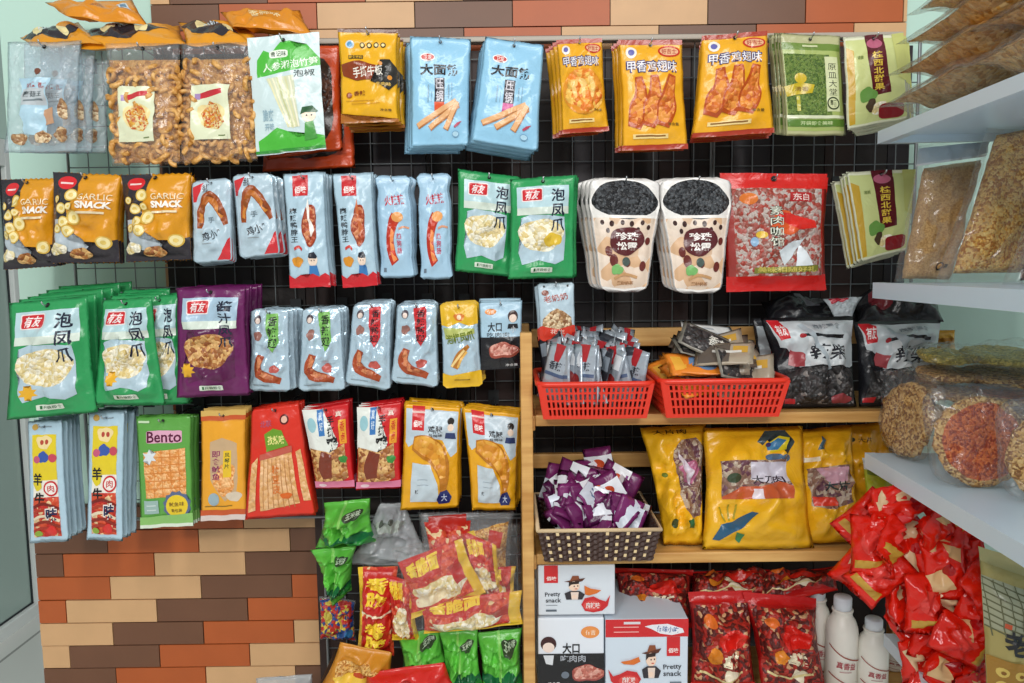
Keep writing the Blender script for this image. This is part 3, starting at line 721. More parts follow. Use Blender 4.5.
def duck(fd, kind):
    return [R(.22, .02, .60, .20, 'C8242A', 'logo'), T('佰味', .27, .115, .56, .175, 'F6E8E4', bold=.03), T('麻\n辣\n鸭\n脖\n王', .1, .30, .3, .60, '2A3038'), blob(.60, .46, .20, .17, '9A3A1E', 5, 'food_picture'), blob(.60, .46, .17, .15, '*'+kind, 5, 'food_picture'),
            G([(.54, .3), (.60, .22), (.62, .4), (.72, .5), (.62, .56)], fd, 'food_picture'), B([(.18, .66), (.3, .64), (.38, .67)], .02, 'C83A30'), blob(.24, .77, .13, .05, 'D8902A', 3, 'food_picture'),
            E(.63, .76, .115, .055, 'F0D8C4'), G([(.53, .735), (.56, .70), (.68, .69), (.74, .73), (.72, .75), (.56, .745)], '1E2430'), G([(.54, .81), (.72, .81), (.76, .90), (.5, .90)], '3A7AB8'), E(.60, .765, .012, .006, K), E(.67, .765, .012, .006, K),
            G([(0, .885), (.15, .92), (.3, .885), (.45, .915), (.6, .88), (.75, .91), (.9, .875), (1, .9), (1, 1), (0, 1)], 'C8202A', 'seal_strip')]
stack('hanging_snack_packet', 'white duck neck packet with red foot beside the silver drumsticks', [(283, 174), (324, 172), (331, 287), (290, 288)], -.228, .02, 'B2CEDD', duck('F2ECE4', 'meat'), 3, (2.5, .2), .018, wr=.5)
stack('hanging_snack_packet', 'white duck neck packet with red foot beside the sausage pouches', [(332, 174), (372, 172), (378, 285), (343, 288)], -.228, .02, 'B2CEDD', duck('C86A3A', 'meat'), 3, (2, .2), .018, wr=.5)
sau = [T('火辣辣', .24, .19, .82, .29, 'C8283A', rot=-6), B([(.56, .40), (.44, .48), (.36, .62), (.38, .76), (.48, .85)], [.14, .13, .11, .12, .13], 'B8301A', 'food_picture', 2.2), B([(.58, .40), (.48, .47), (.41, .62), (.42, .76), (.49, .83)], [.08, .06, .05, .06, .07], '*sausage', 'food_picture', 2.2), E(.60, .405, .17, .05, 'E8A05A', 'food_picture'),
       T('热\n狗\n肠', .55, .56, .70, .76, 'C83A5A'), B([(.62, .52), (.75, .50), (.92, .51)], .016, 'E0A080'), R(.12, .9, .2, .94, '6A7A8A', 'lettering')]
stack('hanging_vacuum_pouch', 'pale blue sausage pouch beside the white duck packets', [(374, 175), (411, 176), (415, 278), (380, 278)], -.215, .02, 'A8CBE2', sau, 2, (2.5, .2), .018, wr=.4, outline=o_waist(.12, .07), side=.05)
stack('hanging_vacuum_pouch', 'pale blue sausage pouch beside the green chicken feet packets', [(416, 174), (450, 173), (453, 279), (420, 280)], -.215, .02, 'A8CBE2', sau, 1, (1, .5), .018, wr=.4, outline=o_waist(.12, .07), side=.05)
def paws(kind, sign='泡\n凤\n爪', panel='BAD8DE', low='B4CCD8', tagc='C8D8C0', extra=()):
    return [R(.1, .09, .9, .36, panel, 'colour_panel'), R(.1, .3, .9, .37, 'D8E4D8', 'colour_panel'), RR(.17, .11, .50, .24, 'F2E6E4', 'logo', .1), RR(.185, .12, .485, .23, 'CC2A30', 'logo', .1), T('有友', .23, .13, .44, .22, 'F6ECEA', bold=.02, shear=.2),
            G([(.16, .40), (.30, .37), (.6, .38), (.84, .40), (.86, .60), (.83, .82), (.7, .86), (.45, .82), (.2, .86), (.13, .74), (.2, .6)], low, 'window'),
            blob(.48, .57, .33, .17, '*'+kind, 3, 'food_picture', amp=.14)]+list(extra)+[T(sign, .63, .12, .84, .54, '1A2238', bold=.02), RR(.34, .89, .66, .94, 'D8E4D4', 'colour_panel', .1), T('开袋即食', .42, .9, .64, .93, '2A5A34'), R(.38, .9, .41, .93, '2A6A3A', 'logo')]
pk = dict(wr=.8, fold=.008, seal=(.05, .05), side=.06, jag=.0003)
GR = '2E9A58'
stack('hanging_snack_packet', 'green chicken feet packet beside the sausage pouches', [(458, 169), (521, 177), (512, 277), (455, 271)], -.222, .03, GR, paws('paw'), 2, (3, 1), .022, **pk)
stack('hanging_snack_packet', 'green chicken feet packet beside the boba cup pouches', [(510, 179), (576, 175), (575, 278), (508, 279)], -.25, .03, GR, paws('paw', extra=[blob(.66, .62, .13, .07, 'E0BC3A', 7, 'food_picture')]), 2, (2, .5), .022, **pk)

# boba cup pouches
def cup():
    a = [G([(.06, .10), (.2, .03), (.5, .0), (.8, .03), (.94, .10), (.99, .25), (.97, .32), (.92, .97), (.5, .99), (.08, .97), (.03, .32), (.01, .25)], 'F0EDE8'),
         G([(.04, .345), (.96, .345), (.97, .95), (.5, .97), (.03, .95)], '*milk', 'printed_picture'), blob(.5, .19, .46, .17, '*pearl', 2, 'food_picture', amp=.07), R(.04, .325, .96, .35, 'F6F2EC', 'colour_panel')]
    rnd = random.Random(4)
    for u, v, s_ in ((.16, .39, .03), (.3, .40, .035), (.46, .39, .03), (.6, .40, .035), (.76, .39, .03), (.86, .43, .03), (.24, .46, .03), (.7, .45, .03), (.3, .72, .075), (.22, .64, .06), (.83, .77, .06), (.55, .74, .05), (.88, .55, .045)):
        a.append(E(u, v, s_, s_*.75, '3A1E1A' if s_ < .04 else '6A2A24', 'printed_picture', 14))
    a += [blob(.53, .55, .28, .125, '5A1E22', 9, 'logo', amp=.1), T('珍珠', .36, .475, .72, .545, 'F6F0EA', bold=.03), T('松露', .36, .56, .72, .63, 'F6F0EA', bold=.03), blob(.36, .80, .10, .05, '7AB86A', 4), E(.52, .73, .07, .04, '4A5A54'), B([(.3, .88), (.5, .84), (.75, .87)], .02, 'C89A6A'), T('黑糖奶茶', .35, .90, .68, .935, 'A87850')]
    return a
ck = dict(wr=.3, fold=.003, outline=o_cup, seal=(.03, .05), side=.05, nv=30, hole=False)
stack('hanging_cup_pouch', 'boba cup shaped pouch beside the green packets', [(587, 177), (663, 179), (659, 292), (588, 292)], -.225, .022, 'E9E6E2', cup(), 3, (-4.5, -.3), .02, hookat=(625, 181), **ck)
stack('hanging_cup_pouch', 'boba cup shaped pouch beside the red sweet bag', [(658, 178), (733, 177), (733, 293), (663, 294)], -.228, .022, 'E9E6E2', cup(), 3, (-4.2, -.3), .02, hookat=(697, 181), **ck)

# red and clear bag of sweets
rs = [R(.0, .0, 1, .13, 'D0221C', 'seal_strip'), G([(0, .87), (1, .86), (1, 1), (0, 1)], 'C81E1A', 'seal_strip'), R(.08, .13, .95, .87, '*sweetbag', 'window'), R(.02, .13, .08, .87, '9A3A34'), E(.23, .22, .08, .05, 'D8742A', 'food_picture'), RR(.62, .16, .85, .24, 'B02A2A', 'logo', .1), T('东白', .65, .17, .82, .23, 'F0D8D0'),
      blob(.56, .42, .14, .10, 'D85A2A', 2, 'printed_picture'), G([(.45, .33), (.62, .34), (.88, .40), (.9, .46), (.7, .48), (.5, .40)], 'D82A22'), T('素\n肉\n咖\n馆', .40, .28, .54, .62, '1E2A1E', bold=.05), T('素\n肉\n咖\n馆', .405, .285, .535, .615, 'E8EEDC', bold=.0),
      G([(.70, .60), (.78, .66), (.85, .78), (.66, .79)], 'E6ECF0', 'printed_picture'), G([(.48, .66), (.62, .58), (.75, .56), (.8, .52), (.66, .66), (.55, .78)], 'D4DCE0', 'printed_picture'), E(.33, .52, .06, .03, 'E0B83A', 'printed_picture'), E(.26, .58, .04, .04, '8AB0D0', 'printed_picture'), G([(.25, .80), (.9, .78), (.9, .83), (.25, .85)], '7A7A2A', 'colour_panel'), T('美味相随好礼', .28, .79, .88, .84, 'C8B85A')]
stack('hanging_snack_packet', 'red ended clear bag of wrapped sweets', [(720, 173), (827, 174), (826, 290), (726, 292)], -.22, .045, 'B82420', rs, 1, (2, 1), .03, wr=.7, fold=.008, hole=True)
stack('hanging_snack_packet', 'pale green packet with maroon banner beside the red sweet bag', [(846, 172), (916, 169), (907, 250), (861, 262)], -.235, .012, 'E4E6C8', maroon(), 4, (-4.2, 2.4), .014, wr=.25)

# ---- row three ---------------------------------------------------
star = lambda u, v: [G([(u+.12*(1 if k % 2 else .6)*math.cos(k*PI/8), v+.07*(1 if k % 2 else .6)*math.sin(k*PI/8)) for k in range(16)], 'E8B02A', 'logo')]
stack('hanging_snack_packet', 'large green chicken feet packet nearest the glass door', [(9, 303), (88, 296), (98, 412), (7, 420)], -.25, .04, GR, paws('paw', extra=star(.27, .78)), 5, (9, -4), .024, **pk)
stack('hanging_snack_packet', 'large green chicken feet packet overlapped beside the purple packet', [(140, 297), (181, 293), (190, 404), (130, 406)], -.215, .035, GR, paws('paw'), 4, (2, -1.2), .025, **pk)
stack('hanging_snack_packet', 'large green chicken feet packet between its green and purple neighbours', [(102, 300), (152, 297), (166, 405), (92, 405)], -.25, .04, GR, paws('paw', extra=star(.3, .74)), 3, (6, -4), .026, **pk)
stack('hanging_snack_packet', 'purple chicken feet packet', [(176, 288), (246, 287), (251, 395), (176, 398)], -.25, .04, '6A1E5A', paws('pawd', '酱\n汁\n凤\n爪', 'A8C4D8', '5A1A4A', extra=star(.18, .74)), 4, (4.5, -1.5), .026, **pk)
def silver(c, word, kind, seed):
    return [G([(.42, .06), (.72, .05), (.74, .10), (.76, .40), (.62, .52), (.52, .44), (.46, .22)], c), T(word, .50, .09, .72, .46, '1A1A20', bold=.02), E(.22, .13, .09, .055, '4A4048', 'printed_picture'), E(.22, .145, .06, .035, 'E8D4C8', 'printed_picture'),
            blob(.24, .32, .10, .06, '9A6A60', seed), B([(.30, .56), (.22, .70), (.34, .80), (.62, .84), (.78, .87)], [.08, .11, .13, .10, .08], 'A84A24', 'food_picture', 2), B([(.30, .58), (.26, .70), (.38, .79), (.62, .83)], [.05, .06, .07, .05], '*meat', 'food_picture', 2), blob(.64, .72, .12, .05, 'C05A50', seed+1), R(.12, .92, .5, .93, '8A98A0', 'lettering')]
vk = dict(wr=1.1, fold=.005, outline=o_round(.12), seal=(.05, .05), side=.06)
SL = M('B8D0DE', .2, .2, .6, 30)
stack('hanging_vacuum_pouch', 'silver pouch with green banner beside the purple packet', [(250, 309), (289, 309), (291, 392), (249, 391)], -.225, .02, SL, silver('7AB85A', '香\n辣\n翅', 'meat', 3), 3, (5, -1), .018, **vk)
stack('hanging_vacuum_pouch', 'silver pouch with green banner beside the red bannered pouches', [(302, 308), (341, 307), (346, 391), (298, 391)], -.225, .02, SL, silver('7AB85A', '香\n辣\n翅', 'meat', 5), 3, (3, -1.2), .018, **vk)
stack('hanging_vacuum_pouch', 'silver pouch with red banner beside the green bannered pouches', [(353, 304), (392, 301), (391, 391), (345, 384)], -.225, .02, SL, silver('CC2A30', '香\n辣\n鸭\n翅', 'meat', 7), 3, (1, -1.4), .018, **vk)
stack('hanging_vacuum_pouch', 'silver pouch with red banner beside the yellow and silver pouch', [(397, 304), (437, 302), (439, 388), (391, 382)], -.225, .02, SL, silver('CC2A30', '香\n辣\n鸭\n翅', 'meat', 9), 3, (.5, -1.4), .018, **vk)
yl = [G([(0, 0), (1, 0), (1, .24), (.75, .27), (.5, .22), (.2, .27), (0, .25)], 'E2B426'), blob(.5, .16, .13, .05, 'D87A2A', 3, 'logo'), E(.5, .16, .06, .03, 'F0D8B0', 'logo'), G([(.05, .28), (.9, .30), (.9, .36), (.1, .42)], 'B8C06A'), T('泡椒凤爪', .12, .34, .88, .46, '6A7A1E', rot=-8, bold=.03), B([(.30, .76), (.45, .62), (.62, .54), (.72, .50)], [.10, .09, .06, .04], 'B8762A', 'food_picture', 2), B([(.24, .74), (.42, .64), (.6, .55)], [.03, .03, .03], 'F0D08A', 'food_picture', 2), B([(.4, .76), (.5, .66), (.66, .57)], [.03, .03, .03], 'E8B45A', 'food_picture', 2),
      G([(0, .82), (.25, .85), (.6, .82), (1, .80), (1, 1), (0, 1)], 'E2B426'), R(.3, .90, .7, .915, '9A7A1A', 'lettering')]
stack('hanging_vacuum_pouch', 'yellow and silver chicken feet pouch', [(440, 304), (477, 303), (483, 386), (443, 388)], -.225, .02, SL, yl, 2, (1, -2), .018, wr=.6, outline=o_round(.1), seal=(.05, .05), side=.06)
bk_ = [R(0, .52, 1, 1, '1A1A1E'), RR(.12, .1, .40, .19, 'E8924A', 'logo', .5), T('佰吉', .18, .12, .34, .17, 'F6E8D8'), T('大口', .18, .30, .52, .44, K, bold=.02), T('吃肉肉', .16, .45, .7, .52, '2A2A30', bold=.0), E(.79, .22, .12, .09, '3A1E1A'), E(.79, .25, .09, .06, 'F0D8C8'), G([(.68, .33), (.90, .33), (.92, .40), (.66, .40)], '1E1E24'), T('小', .74, .36, .86, .46, 'D8DCE0'),
       blob(.55, .72, .34, .13, '9A4A3A', 4, 'food_picture'), blob(.55, .70, .31, .11, '*ham', 4, 'food_picture'), T('净含量', .6, .92, .9, .96, 'D8D8D8')]
stack('hanging_snack_packet', 'white and black meat packet beside the wooden post', [(479, 302), (522, 301), (522, 368), (481, 370)], -.225, .014, 'AACADD', bk_, 2, (-1, -1.8), .018, wr=.3)
nt_ = [G([(0, .76), (.2, .70), (.8, .72), (1, .74), (1, 1), (0, 1)], 'D8402E'), G([(.1, .62), (.3, .50), (.5, .44), (.7, .50), (.9, .60), (.92, .74), (.5, .80), (.08, .74)], '*mushroom', 'food_picture'), T('老奶奶', .14, .2, .82, .32, 'A8483A', rot=-8), E(.2, .17, .1, .05, '8A4A3A', 'logo'), T('花生', .3, .80, .7, .88, 'F0C8B8'), E(.18, .06, .03, .02, K), E(.82, .06, .03, .02, K)]
stack('hanging_vacuum_pouch', 'small white nut packet with red foot above the red basket', [(537, 283), (574, 282), (576, 340), (540, 341)], -.225, .012, 'BCD2DE', nt_, 1, (-3, 1), .02, wr=.3, outline=o_round(.08))

# ---- row four ----------------------------------------------------
lamb = [R(.14, .11, .84, .95, 'F0ECE0', 'colour_panel'), R(.14, .11, .84, .48, 'E4CC2A', 'colour_panel'), E(.22, .05, .09, .025, 'C8A04A', 'logo'), R(.4, .045, .7, .055, '8A9AA4', 'lettering'),
        blob(.5, .17, .20, .06, 'F2DCA0', 3), E(.44, .17, .05, .02, 'B84A3A'), E(.58, .17, .05, .02, 'B84A3A'), blob(.48, .29, .14, .05, '3A5AA8', 4), E(.28, .31, .10, .03, 'C85A7A'), E(.74, .30, .11, .035, 'C8485A'), blob(.3, .5, .14, .06, 'E0CC2A', 5),
        T('羊', .16, .42, .44, .52, K, bold=.03), T('牛', .18, .58, .46, .68, K, bold=.03), E(.66, .55, .19, .065, 'C8242A', 'logo'), E(.66, .55, .15, .05, 'F4ECE4', 'logo'), T('肉', .57, .52, .75, .58, 'C8242A'), ]
lamb = lamb[:2]+[R(.14, .62, .84, .95, '*redwht', 'food_picture')]+lamb[2:]
for k in range(5): lamb.append(B([(.16, .70+.05*k), (.45, .67+.05*k), (.84, .72+.05*k)], .035, ('7A1E14', 'B03A24', 'E8D8B8', '8A2818', 'A83020')[k], 'food_picture', 3))
lamb += [blob(.62, .90, .15, .035, 'D8302A', 6, 'food_picture'), T('味', .49, .70, .82, .825, 'F0E8E0', bold=.10), T('味', .51, .71, .80, .815, '16204A', bold=.03), E(.28, .92, .1, .025, '8AA83A', 'food_picture'), R(.3, .97, .7, .975, '8A9AA4', 'lettering')]
stack('hanging_snack_packet', 'tall narrow lamb skewer packet nearest the glass door', [(28, 421), (62, 420), (69, 541), (30, 543)], -.215, .014, 'B4D1E0', lamb, 4, (4.5, -2), .018, wr=.35)
stack('hanging_snack_packet', 'tall narrow lamb skewer packet beside the green squid packet', [(89, 412), (125, 411), (123, 541), (87, 540)], -.215, .014, 'B4D1E0', lamb, 3, (4.5, -2), .018, wr=.35)
ben = [RR(.18, .13, .84, .24, 'E0A8C0', 'logo', .1), T('Bento', .19, .135, .83, .235, '5A1238', bold=.018), G([(.12, .32), (.9, .29), (.9, .72), (.14, .73)], '*squid', 'food_picture')]
ben += [B([(.30+.16*k, .30), (.31+.16*k, .72)], .006, 'D8843A', 'food_picture') for k in range(4)]+[B([(.13, .37+.07*k), (.9, .36+.07*k)], .006, 'D8843A', 'food_picture') for k in range(5)]
ben += [G([(.24+.15*(1 if k % 2 else .5)*math.cos(k*PI/6), .36+.07*(1 if k % 2 else .5)*math.sin(k*PI/6)) for k in range(12)], 'DCE4E8', 'logo'), G([(.72+.26*(1 if k % 2 else .88)*math.cos(k*PI/12), .81+.145*(1 if k % 2 else .88)*math.sin(k*PI/12)) for k in range(24)], '5A6A8A', 'logo'),
        E(.72, .81, .20, .105, 'E8C82A', 'logo'), T('鱿鱼味', .58, .77, .86, .81, '6A4A1A'), T('新包装', .62, .83, .82, .865, '6A4A1A'), R(.1, .75, .38, .87, '9AB8B0', 'colour_panel'), R(.15, .79, .33, .80, 'C8D8D4', 'lettering'), R(.15, .83, .33, .84, 'C8D8D4', 'lettering'), G([(0, .9), (1, .88), (1, .97), (0, .97)], '8ABF6A', 'colour_panel'), R(0, .97, 1, 1, 'D8E4D0', 'seal_strip'), R(.05, .04, .25, .06, 'C8E0B8', 'lettering')]
stack('hanging_snack_packet', 'green squid snack packet with a yellow badge', [(136, 416), (191, 415), (194, 525), (141, 528)], -.215, .014, '5FA447', ben, 3, (3, -1.2), .018, wr=.3)
osq = [R(0, 0, 1, .05, 'D6B060', 'seal_strip'), R(0, .05, 1, .09, 'C8582A', 'seal_strip'), R(.05, .1, .95, .9, 'EBA42A', 'colour_panel'), G([(.22, .28), (.5, .24), (.82, .3), (.84, .60), (.8, .74), (.55, .82), (.4, .74), (.22, .62)], 'C8A880', 'window'), blob(.55, .62, .25, .14, '*squid', 5, 'food_picture'), T('即\n食\n鱿\n鱼', .26, .36, .46, .62, '8A2A5A', bold=.02), R(.52, .36, .70, .60, 'E8C02A', 'colour_panel'), T('风\n琴\n片', .55, .38, .67, .52, '2A4A2A'), blob(.75, .78, .15, .05, 'D8C8B0', 3), E(.3, .8, .12, .06, '9AB0B8', 'logo'), R(.1, .86, .7, .87, '8A6A1A', 'lettering'), R(0, .9, 1, .95, 'C8582A', 'seal_strip'), R(0, .95, 1, 1, 'D8C8C0', 'seal_strip')]
stack('hanging_snack_packet', 'orange squid packet', [(201, 411), (246, 409), (247, 519), (201, 521)], -.215, .014, 'E59E2A', osq, 3, (2.5, -2), .018, wr=.35)
rst = [T('北联', .2, .12, .42, .18, 'B0506A'), E(.68, .13, .09, .045, '5A1414', 'hang_hole'), E(.68, .13, .06, .03, 'E8B8A0', 'hang_hole'), G([(.28, .24), (.45, .20), (.62, .22), (.72, .36), (.32, .40)], '6A9A2A', 'logo'), T('孜然味', .34, .26, .66, .34, 'F0E890', bold=.02),
       G([(.22, .44), (.76, .38), (.80, .88), (.22, .93)], '*stick', 'food_picture')]+[B([(.28+.07*k, .46), (.27+.075*k, .91)], .006, 'B87A44', 'food_picture') for k in range(7)]
rst += [G([(.06, .5), (.17, .44), (.15, .92), (.04, .94)], '*stick', 'food_picture'), G([(.84, .42), (.93, .40), (.97, .86), (.86, .86)], '*stick', 'food_picture'), G([(.2, .42), (.78, .36), (.78, .42), (.2, .47)], 'C05A4A', 'printed_picture'), T('糖\n豆\n皮', .42, .52, .54, .78, 'D8742A', bold=.02), blob(.62, .80, .08, .03, 'D8641E', 3, 'logo')]
stack('hanging_snack_packet', 'red packet of bean curd sticks', [(252, 408), (299, 402), (316, 515), (245, 519)], -.222, .016, 'D8301E', rst, 3, (1.5, -1.5), .018, wr=.4, fold=.006)
rw = [G([(0, 0), (.42, .03), (.6, .25), (.72, .45), (.6, .62), (.3, .6), (0, .5)], 'E4E8E0'), R(.30, .03, .44, .34, '3A78B8', 'colour_panel'), T('真\n好', .33, .06, .41, .28, 'D8E8F4'), E(.16, .2, .1, .09, '9AC8D0', 'logo'), T('手\n撕', .5, .12, .66, .36, K, bold=.02), T('鸡', .44, .36, .72, .56, K, bold=.05), R(.76, .18, .92, .46, 'E8A02A', 'colour_panel'), T('香\n卤', .79, .2, .89, .44, 'C83020'), T('真', .70, .08, .84, .14, 'F0D8C8'),
      G([(.02, .48), (.2, .50), (.5, .55), (.86, .46), (.88, .86), (.6, .93), (.04, .92)], '*pawd', 'food_picture'), B([(.42, .55), (.34, .72), (.36, .86)], [.13, .16, .12], '7A3420', 'food_picture', 1.6), blob(.80, .64, .09, .05, '3A8A3A', 3, 'food_picture'), R(0, .90, 1, .98, 'D87A9A', 'seal_strip'), E(.2, .95, .1, .02, 'E8C8D0', 'seal_strip')]
stack('hanging_snack_packet', 'red and white roast packet beside the red bean curd sticks', [(302, 410), (349, 402), (355, 488), (316, 489)], -.215, .02, 'CC1E22', rw, 3, (1.5, -2), .018, wr=.4)
stack('hanging_snack_packet', 'red and white roast packet beside the yellow drumstick pouches', [(357, 407), (402, 401), (401, 488), (356, 490)], -.215, .02, 'CC1E22', rw, 3, (1.5, -2), .018, wr=.4)
lg = [G([(.04, .05), (.96, .05), (.96, .44), (.86, .48), (.7, .33), (.4, .28), (.1, .40), (.04, .36)], 'C0D0DA', 'colour_panel'), R(.15, .02, .37, .24, 'CC2428', 'logo'), T('佰味', .18, .15, .34, .21, 'F6E8E4', bold=.03), R(.15, .07, .37, .085, 'E8C8C0', 'logo'), T('鸡腿', .44, .19, .70, .26, '2A2A30', bold=.02), T('盐焗味', .45, .265, .70, .295, '3A3A40'),
      E(.84, .14, .06, .035, '2A2420'), E(.84, .2, .055, .035, 'F0D8C4'), G([(.76, .25), (.92, .25), (.94, .31), (.74, .31)], '2A3A6A'), G([(.18, .54), (.5, .56), (.64, .74), (.66, .92), (.16, .92)], 'C2D0D8', 'window'),
      B([(.18, .36), (.36, .38), (.56, .44), (.70, .56), (.75, .70), (.72, .82)], [.10, .18, .19, .14, .08, .05], 'B8741A', 'food_picture', 1.7), B([(.20, .36), (.36, .37), (.56, .43), (.68, .55), (.73, .68)], [.07, .145, .15, .10, .05], '*leg', 'food_picture', 1.7), G([(.62, .90), (.68, .82), (.80, .80), (.88, .88), (.84, .94), (.66, .95)], '1E2A6A', 'logo'), T('大', .70, .84, .80, .92, 'C8D4E8'), R(.28, .7, .46, .705, '8A9AA4', 'lettering'), R(.28, .75, .48, .755, '8A9AA4', 'lettering'), T('辣', .24, .80, .3, .84, K)]
stack('hanging_snack_packet', 'yellow and white drumstick pouch beside the red roast packets', [(404, 402), (461, 407), (459, 508), (400, 510)], -.225, .026, 'E8A81C', lg, 3, (1.5, -2.2), .022, wr=.6, fold=.005)
stack('hanging_snack_packet', 'yellow and white drumstick pouch against the wooden post', [(462, 407), (521, 413), (516, 510), (472, 510)], -.225, .026, 'E8A81C', lg, 3, (1.5, -2.2), .022, wr=.6, fold=.005)
# ================================================================ wooden rack
YR = -.295                      # front edge of the rack shelves
def p_at(px, py, Y=YR): return P(px, py, Y)
rx0 = p_at(529, 420).x; rx1 = p_at(958, 420, -.30).x
zs1 = p_at(600, 414.5).z; zs2 = p_at(600, 553.5).z; zs3 = P(600, 704, -.285).z
rack = empty('wooden_rack', ((rx0+rx1)/2, -.19, 0)); tag(rack, 'pine shelf rack of three boards with posts holding baskets and boxes', 'shelf rack')
ox, oy = rack.location.x, rack.location.y
wd = wood_mat()
def rbox(name, x0, x1, y0, y1, z0, z1):
    bm = bmesh.new(); box(bm, x0-ox, x1-ox, y0-oy, y1-oy, z0, z1, 0, .0025); mesh_obj(name, bm, wd, rack, False)
ptop = P(527, 333, -.315).z
rbox('post', P(521, 420, -.32).x, P(533, 420, -.32).x, -.312, -.282, 0, ptop)
rbox('post', P(521, 420, -.32).x, P(533, 420, -.32).x, -.085, -.055, 0, ptop)
rbox('post', rx1, rx1+.03, -.312, -.282, 0, zs1); rbox('post', rx1, rx1+.03, -.085, -.055, 0, zs1)
for z in (zs1, zs2, zs3): rbox('shelf_board', rx0+.012, rx1, YR, -.055, z-.022, z)
a = P(600, 328, -.06); b = P(600, 346, -.06)
rbox('back_rail', rx0+.012, rx1, -.075, -.057, b.z, a.z)
a = P(600, 452, -.06); b = P(600, 466, -.06)
rbox('back_rail', rx0+.012, rx1, -.075, -.057, b.z, a.z)
for zt in (zs1, zs2, zs3): rbox('side_rail', rx0-.006, rx0+.012, -.3, -.07, zt-.03, zt)

# ================================================================ red slotted baskets
RED = M('DE3119', .32, 0, .05, 30)
def slot_basket(label, pxl, pxr, pxbl, pxbr, pyt, pyb, depth=.19):
    Yf = YR-.057
    tl, tr = P(pxl, pyt, Yf-.008), P(pxr, pyt, Yf-.008); bl, br = P(pxbl, pyb, Yf+.012), P(pxbr, pyb, Yf+.012)
    zb = zs1+.002; zt = tl.z; cx = (tl.x+tr.x)/2
    wt, wb = (tr.x-tl.x)/2, (br.x-bl.x)/2
    yc = Yf+depth/2; dt, db = depth/2+.008, depth/2-.008
    o = empty('slotted_basket', (cx, yc, zb)); tag(o, label, 'basket', None)
    h = zt-zb
    def wall(p0, p1, q0, q1, ncol):
        """p bottom, q top"""
        bm = bmesh.new(); us = []; 
        us = [0, .04]
        for k in range(ncol):
            a = .04+.92*k/ncol; us += [a+.92/ncol*.5, a+.92/ncol]
        us = sorted(set(round(u, 5) for u in us+[1.0])); 
        vs = [0, .07, .10, .28, .33, .50, .55, .72, .77, .90, 1]
        g = [[bm.verts.new((p0*(1-u)+p1*u)*(1-v)+(q0*(1-u)+q1*u)*v) for u in us] for v in vs]
        for j in range(len(vs)-1):
            for i in range(len(us)-1):
                slot = (j in (2, 4, 6, 8)) and 1 <= i < len(us)-2 and (i % 2 == 0)
                if slot: continue
                bm.faces.new((g[j][i], g[j][i+1], g[j+1][i+1], g[j+1][i]))
        me = mesh_obj('slotted_side', bm, RED, o, False)
        md = me.modifiers.new('s', 'SOLIDIFY'); md.thickness = .0025; md.offset = 0
    B4 = [Vector((-wb, -db, 0)), Vector((wb, -db, 0)), Vector((wb, db, 0)), Vector((-wb, db, 0))]
    T4 = [Vector((-wt, -dt, h)), Vector((wt, -dt, h)), Vector((wt, dt, h)), Vector((-wt, dt, h))]
    for k in range(4): wall(B4[k], B4[(k+1) % 4], T4[k], T4[(k+1) % 4], 22 if k % 2 == 0 else 16)
    bm = bmesh.new(); box(bm, -wb, wb, -db, db, 0, .003); mesh_obj('basket_floor', bm, RED, o, False)
    bm = bmesh.new(); rr = .0055
    pts = []
    for k in range(4):
        c = T4[k]; sx, sy = (1 if c.x > 0 else -1), (1 if c.y > 0 else -1); r = .018
        for q in range(5):
            a = {0: 180, 1: 270, 2: 0, 3: 90}[k]+q*22.5; pts.append(Vector((c.x-sx*r+r*math.cos(math.radians(a)), c.y-sy*r+r*math.sin(math.radians(a)), h)))
    pts.append(pts[0]); tube(bm, pts, rr, 8, 0, False)
    mesh_obj('rim', bm, RED, o)
    return o, (cx, yc, zb, zt, wt, dt)
bA, gA = slot_basket('red slotted plastic basket next to the post, filled with upright silver sachets', 538, 654, 546, 648, 385, 422)
bB, gB = slot_basket('red slotted plastic basket beside the black bags, heaped with mixed flat packets', 661, 790, 668, 779, 382, 421)

# upright silver sachets in the first basket
def sachet(name, w, h, t, base, art, wr=.6, seed=1, seal=(.08, .08)):
    Q = [Vector((-w/2, 0, h/2)), Vector((w/2, 0, h/2)), Vector((w/2, 0, -h/2)), Vector((-w/2, 0, -h/2))]
    o, s, c = pouch(name, '', Q, 0, t, base, art, '', None, seal=seal, wr=wr, nu=8, nv=10, fold=.006, hole=False, seed=seed)
    for k in list(o.keys()): del o[k]
    return o
SV = M('B4BEC8', .25, .4, .5, 40)
prot = [sachet('silver_sachet', .055, .11, .008, SV, [R(.1, .1, .9, .35, 'E2E6EA', 'label_print'), blob(.5, .62, .3, .2, '8A2A2A', 3, 'label_print')]),
        sachet('silver_sachet', .055, .11, .008, SV, [G([(.3, 0), (.7, 0), (.6, .3), (.4, .3)], 'A8242A', 'label_print'), R(.1, .5, .9, .56, '4A5A7A', 'label_print'), T('香辣', .25, .3, .75, .45, '2A2A34')], seed=2),
        sachet('silver_sachet', .055, .11, .008, M('3A3C44', .3, .3, .5, 40), [R(.1, .15, .9, .4, '8A949E', 'label_print'), E(.5, .65, .3, .12, '7A2A24', 'label_print')], seed=3)]
rnd = random.Random(11)
used = set()
def place(protos, i, loc, rot, label, cat, group):
    p_ = protos[i % len(protos)]
    if id(p_) not in used: used.add(id(p_)); o = p_
    else: o = copy_tree(p_)
    o.location = loc; o.rotation_euler = rot
    tag(o, label, cat, group)
    return o
cx, yc, zb, zt, wt, dt = gA
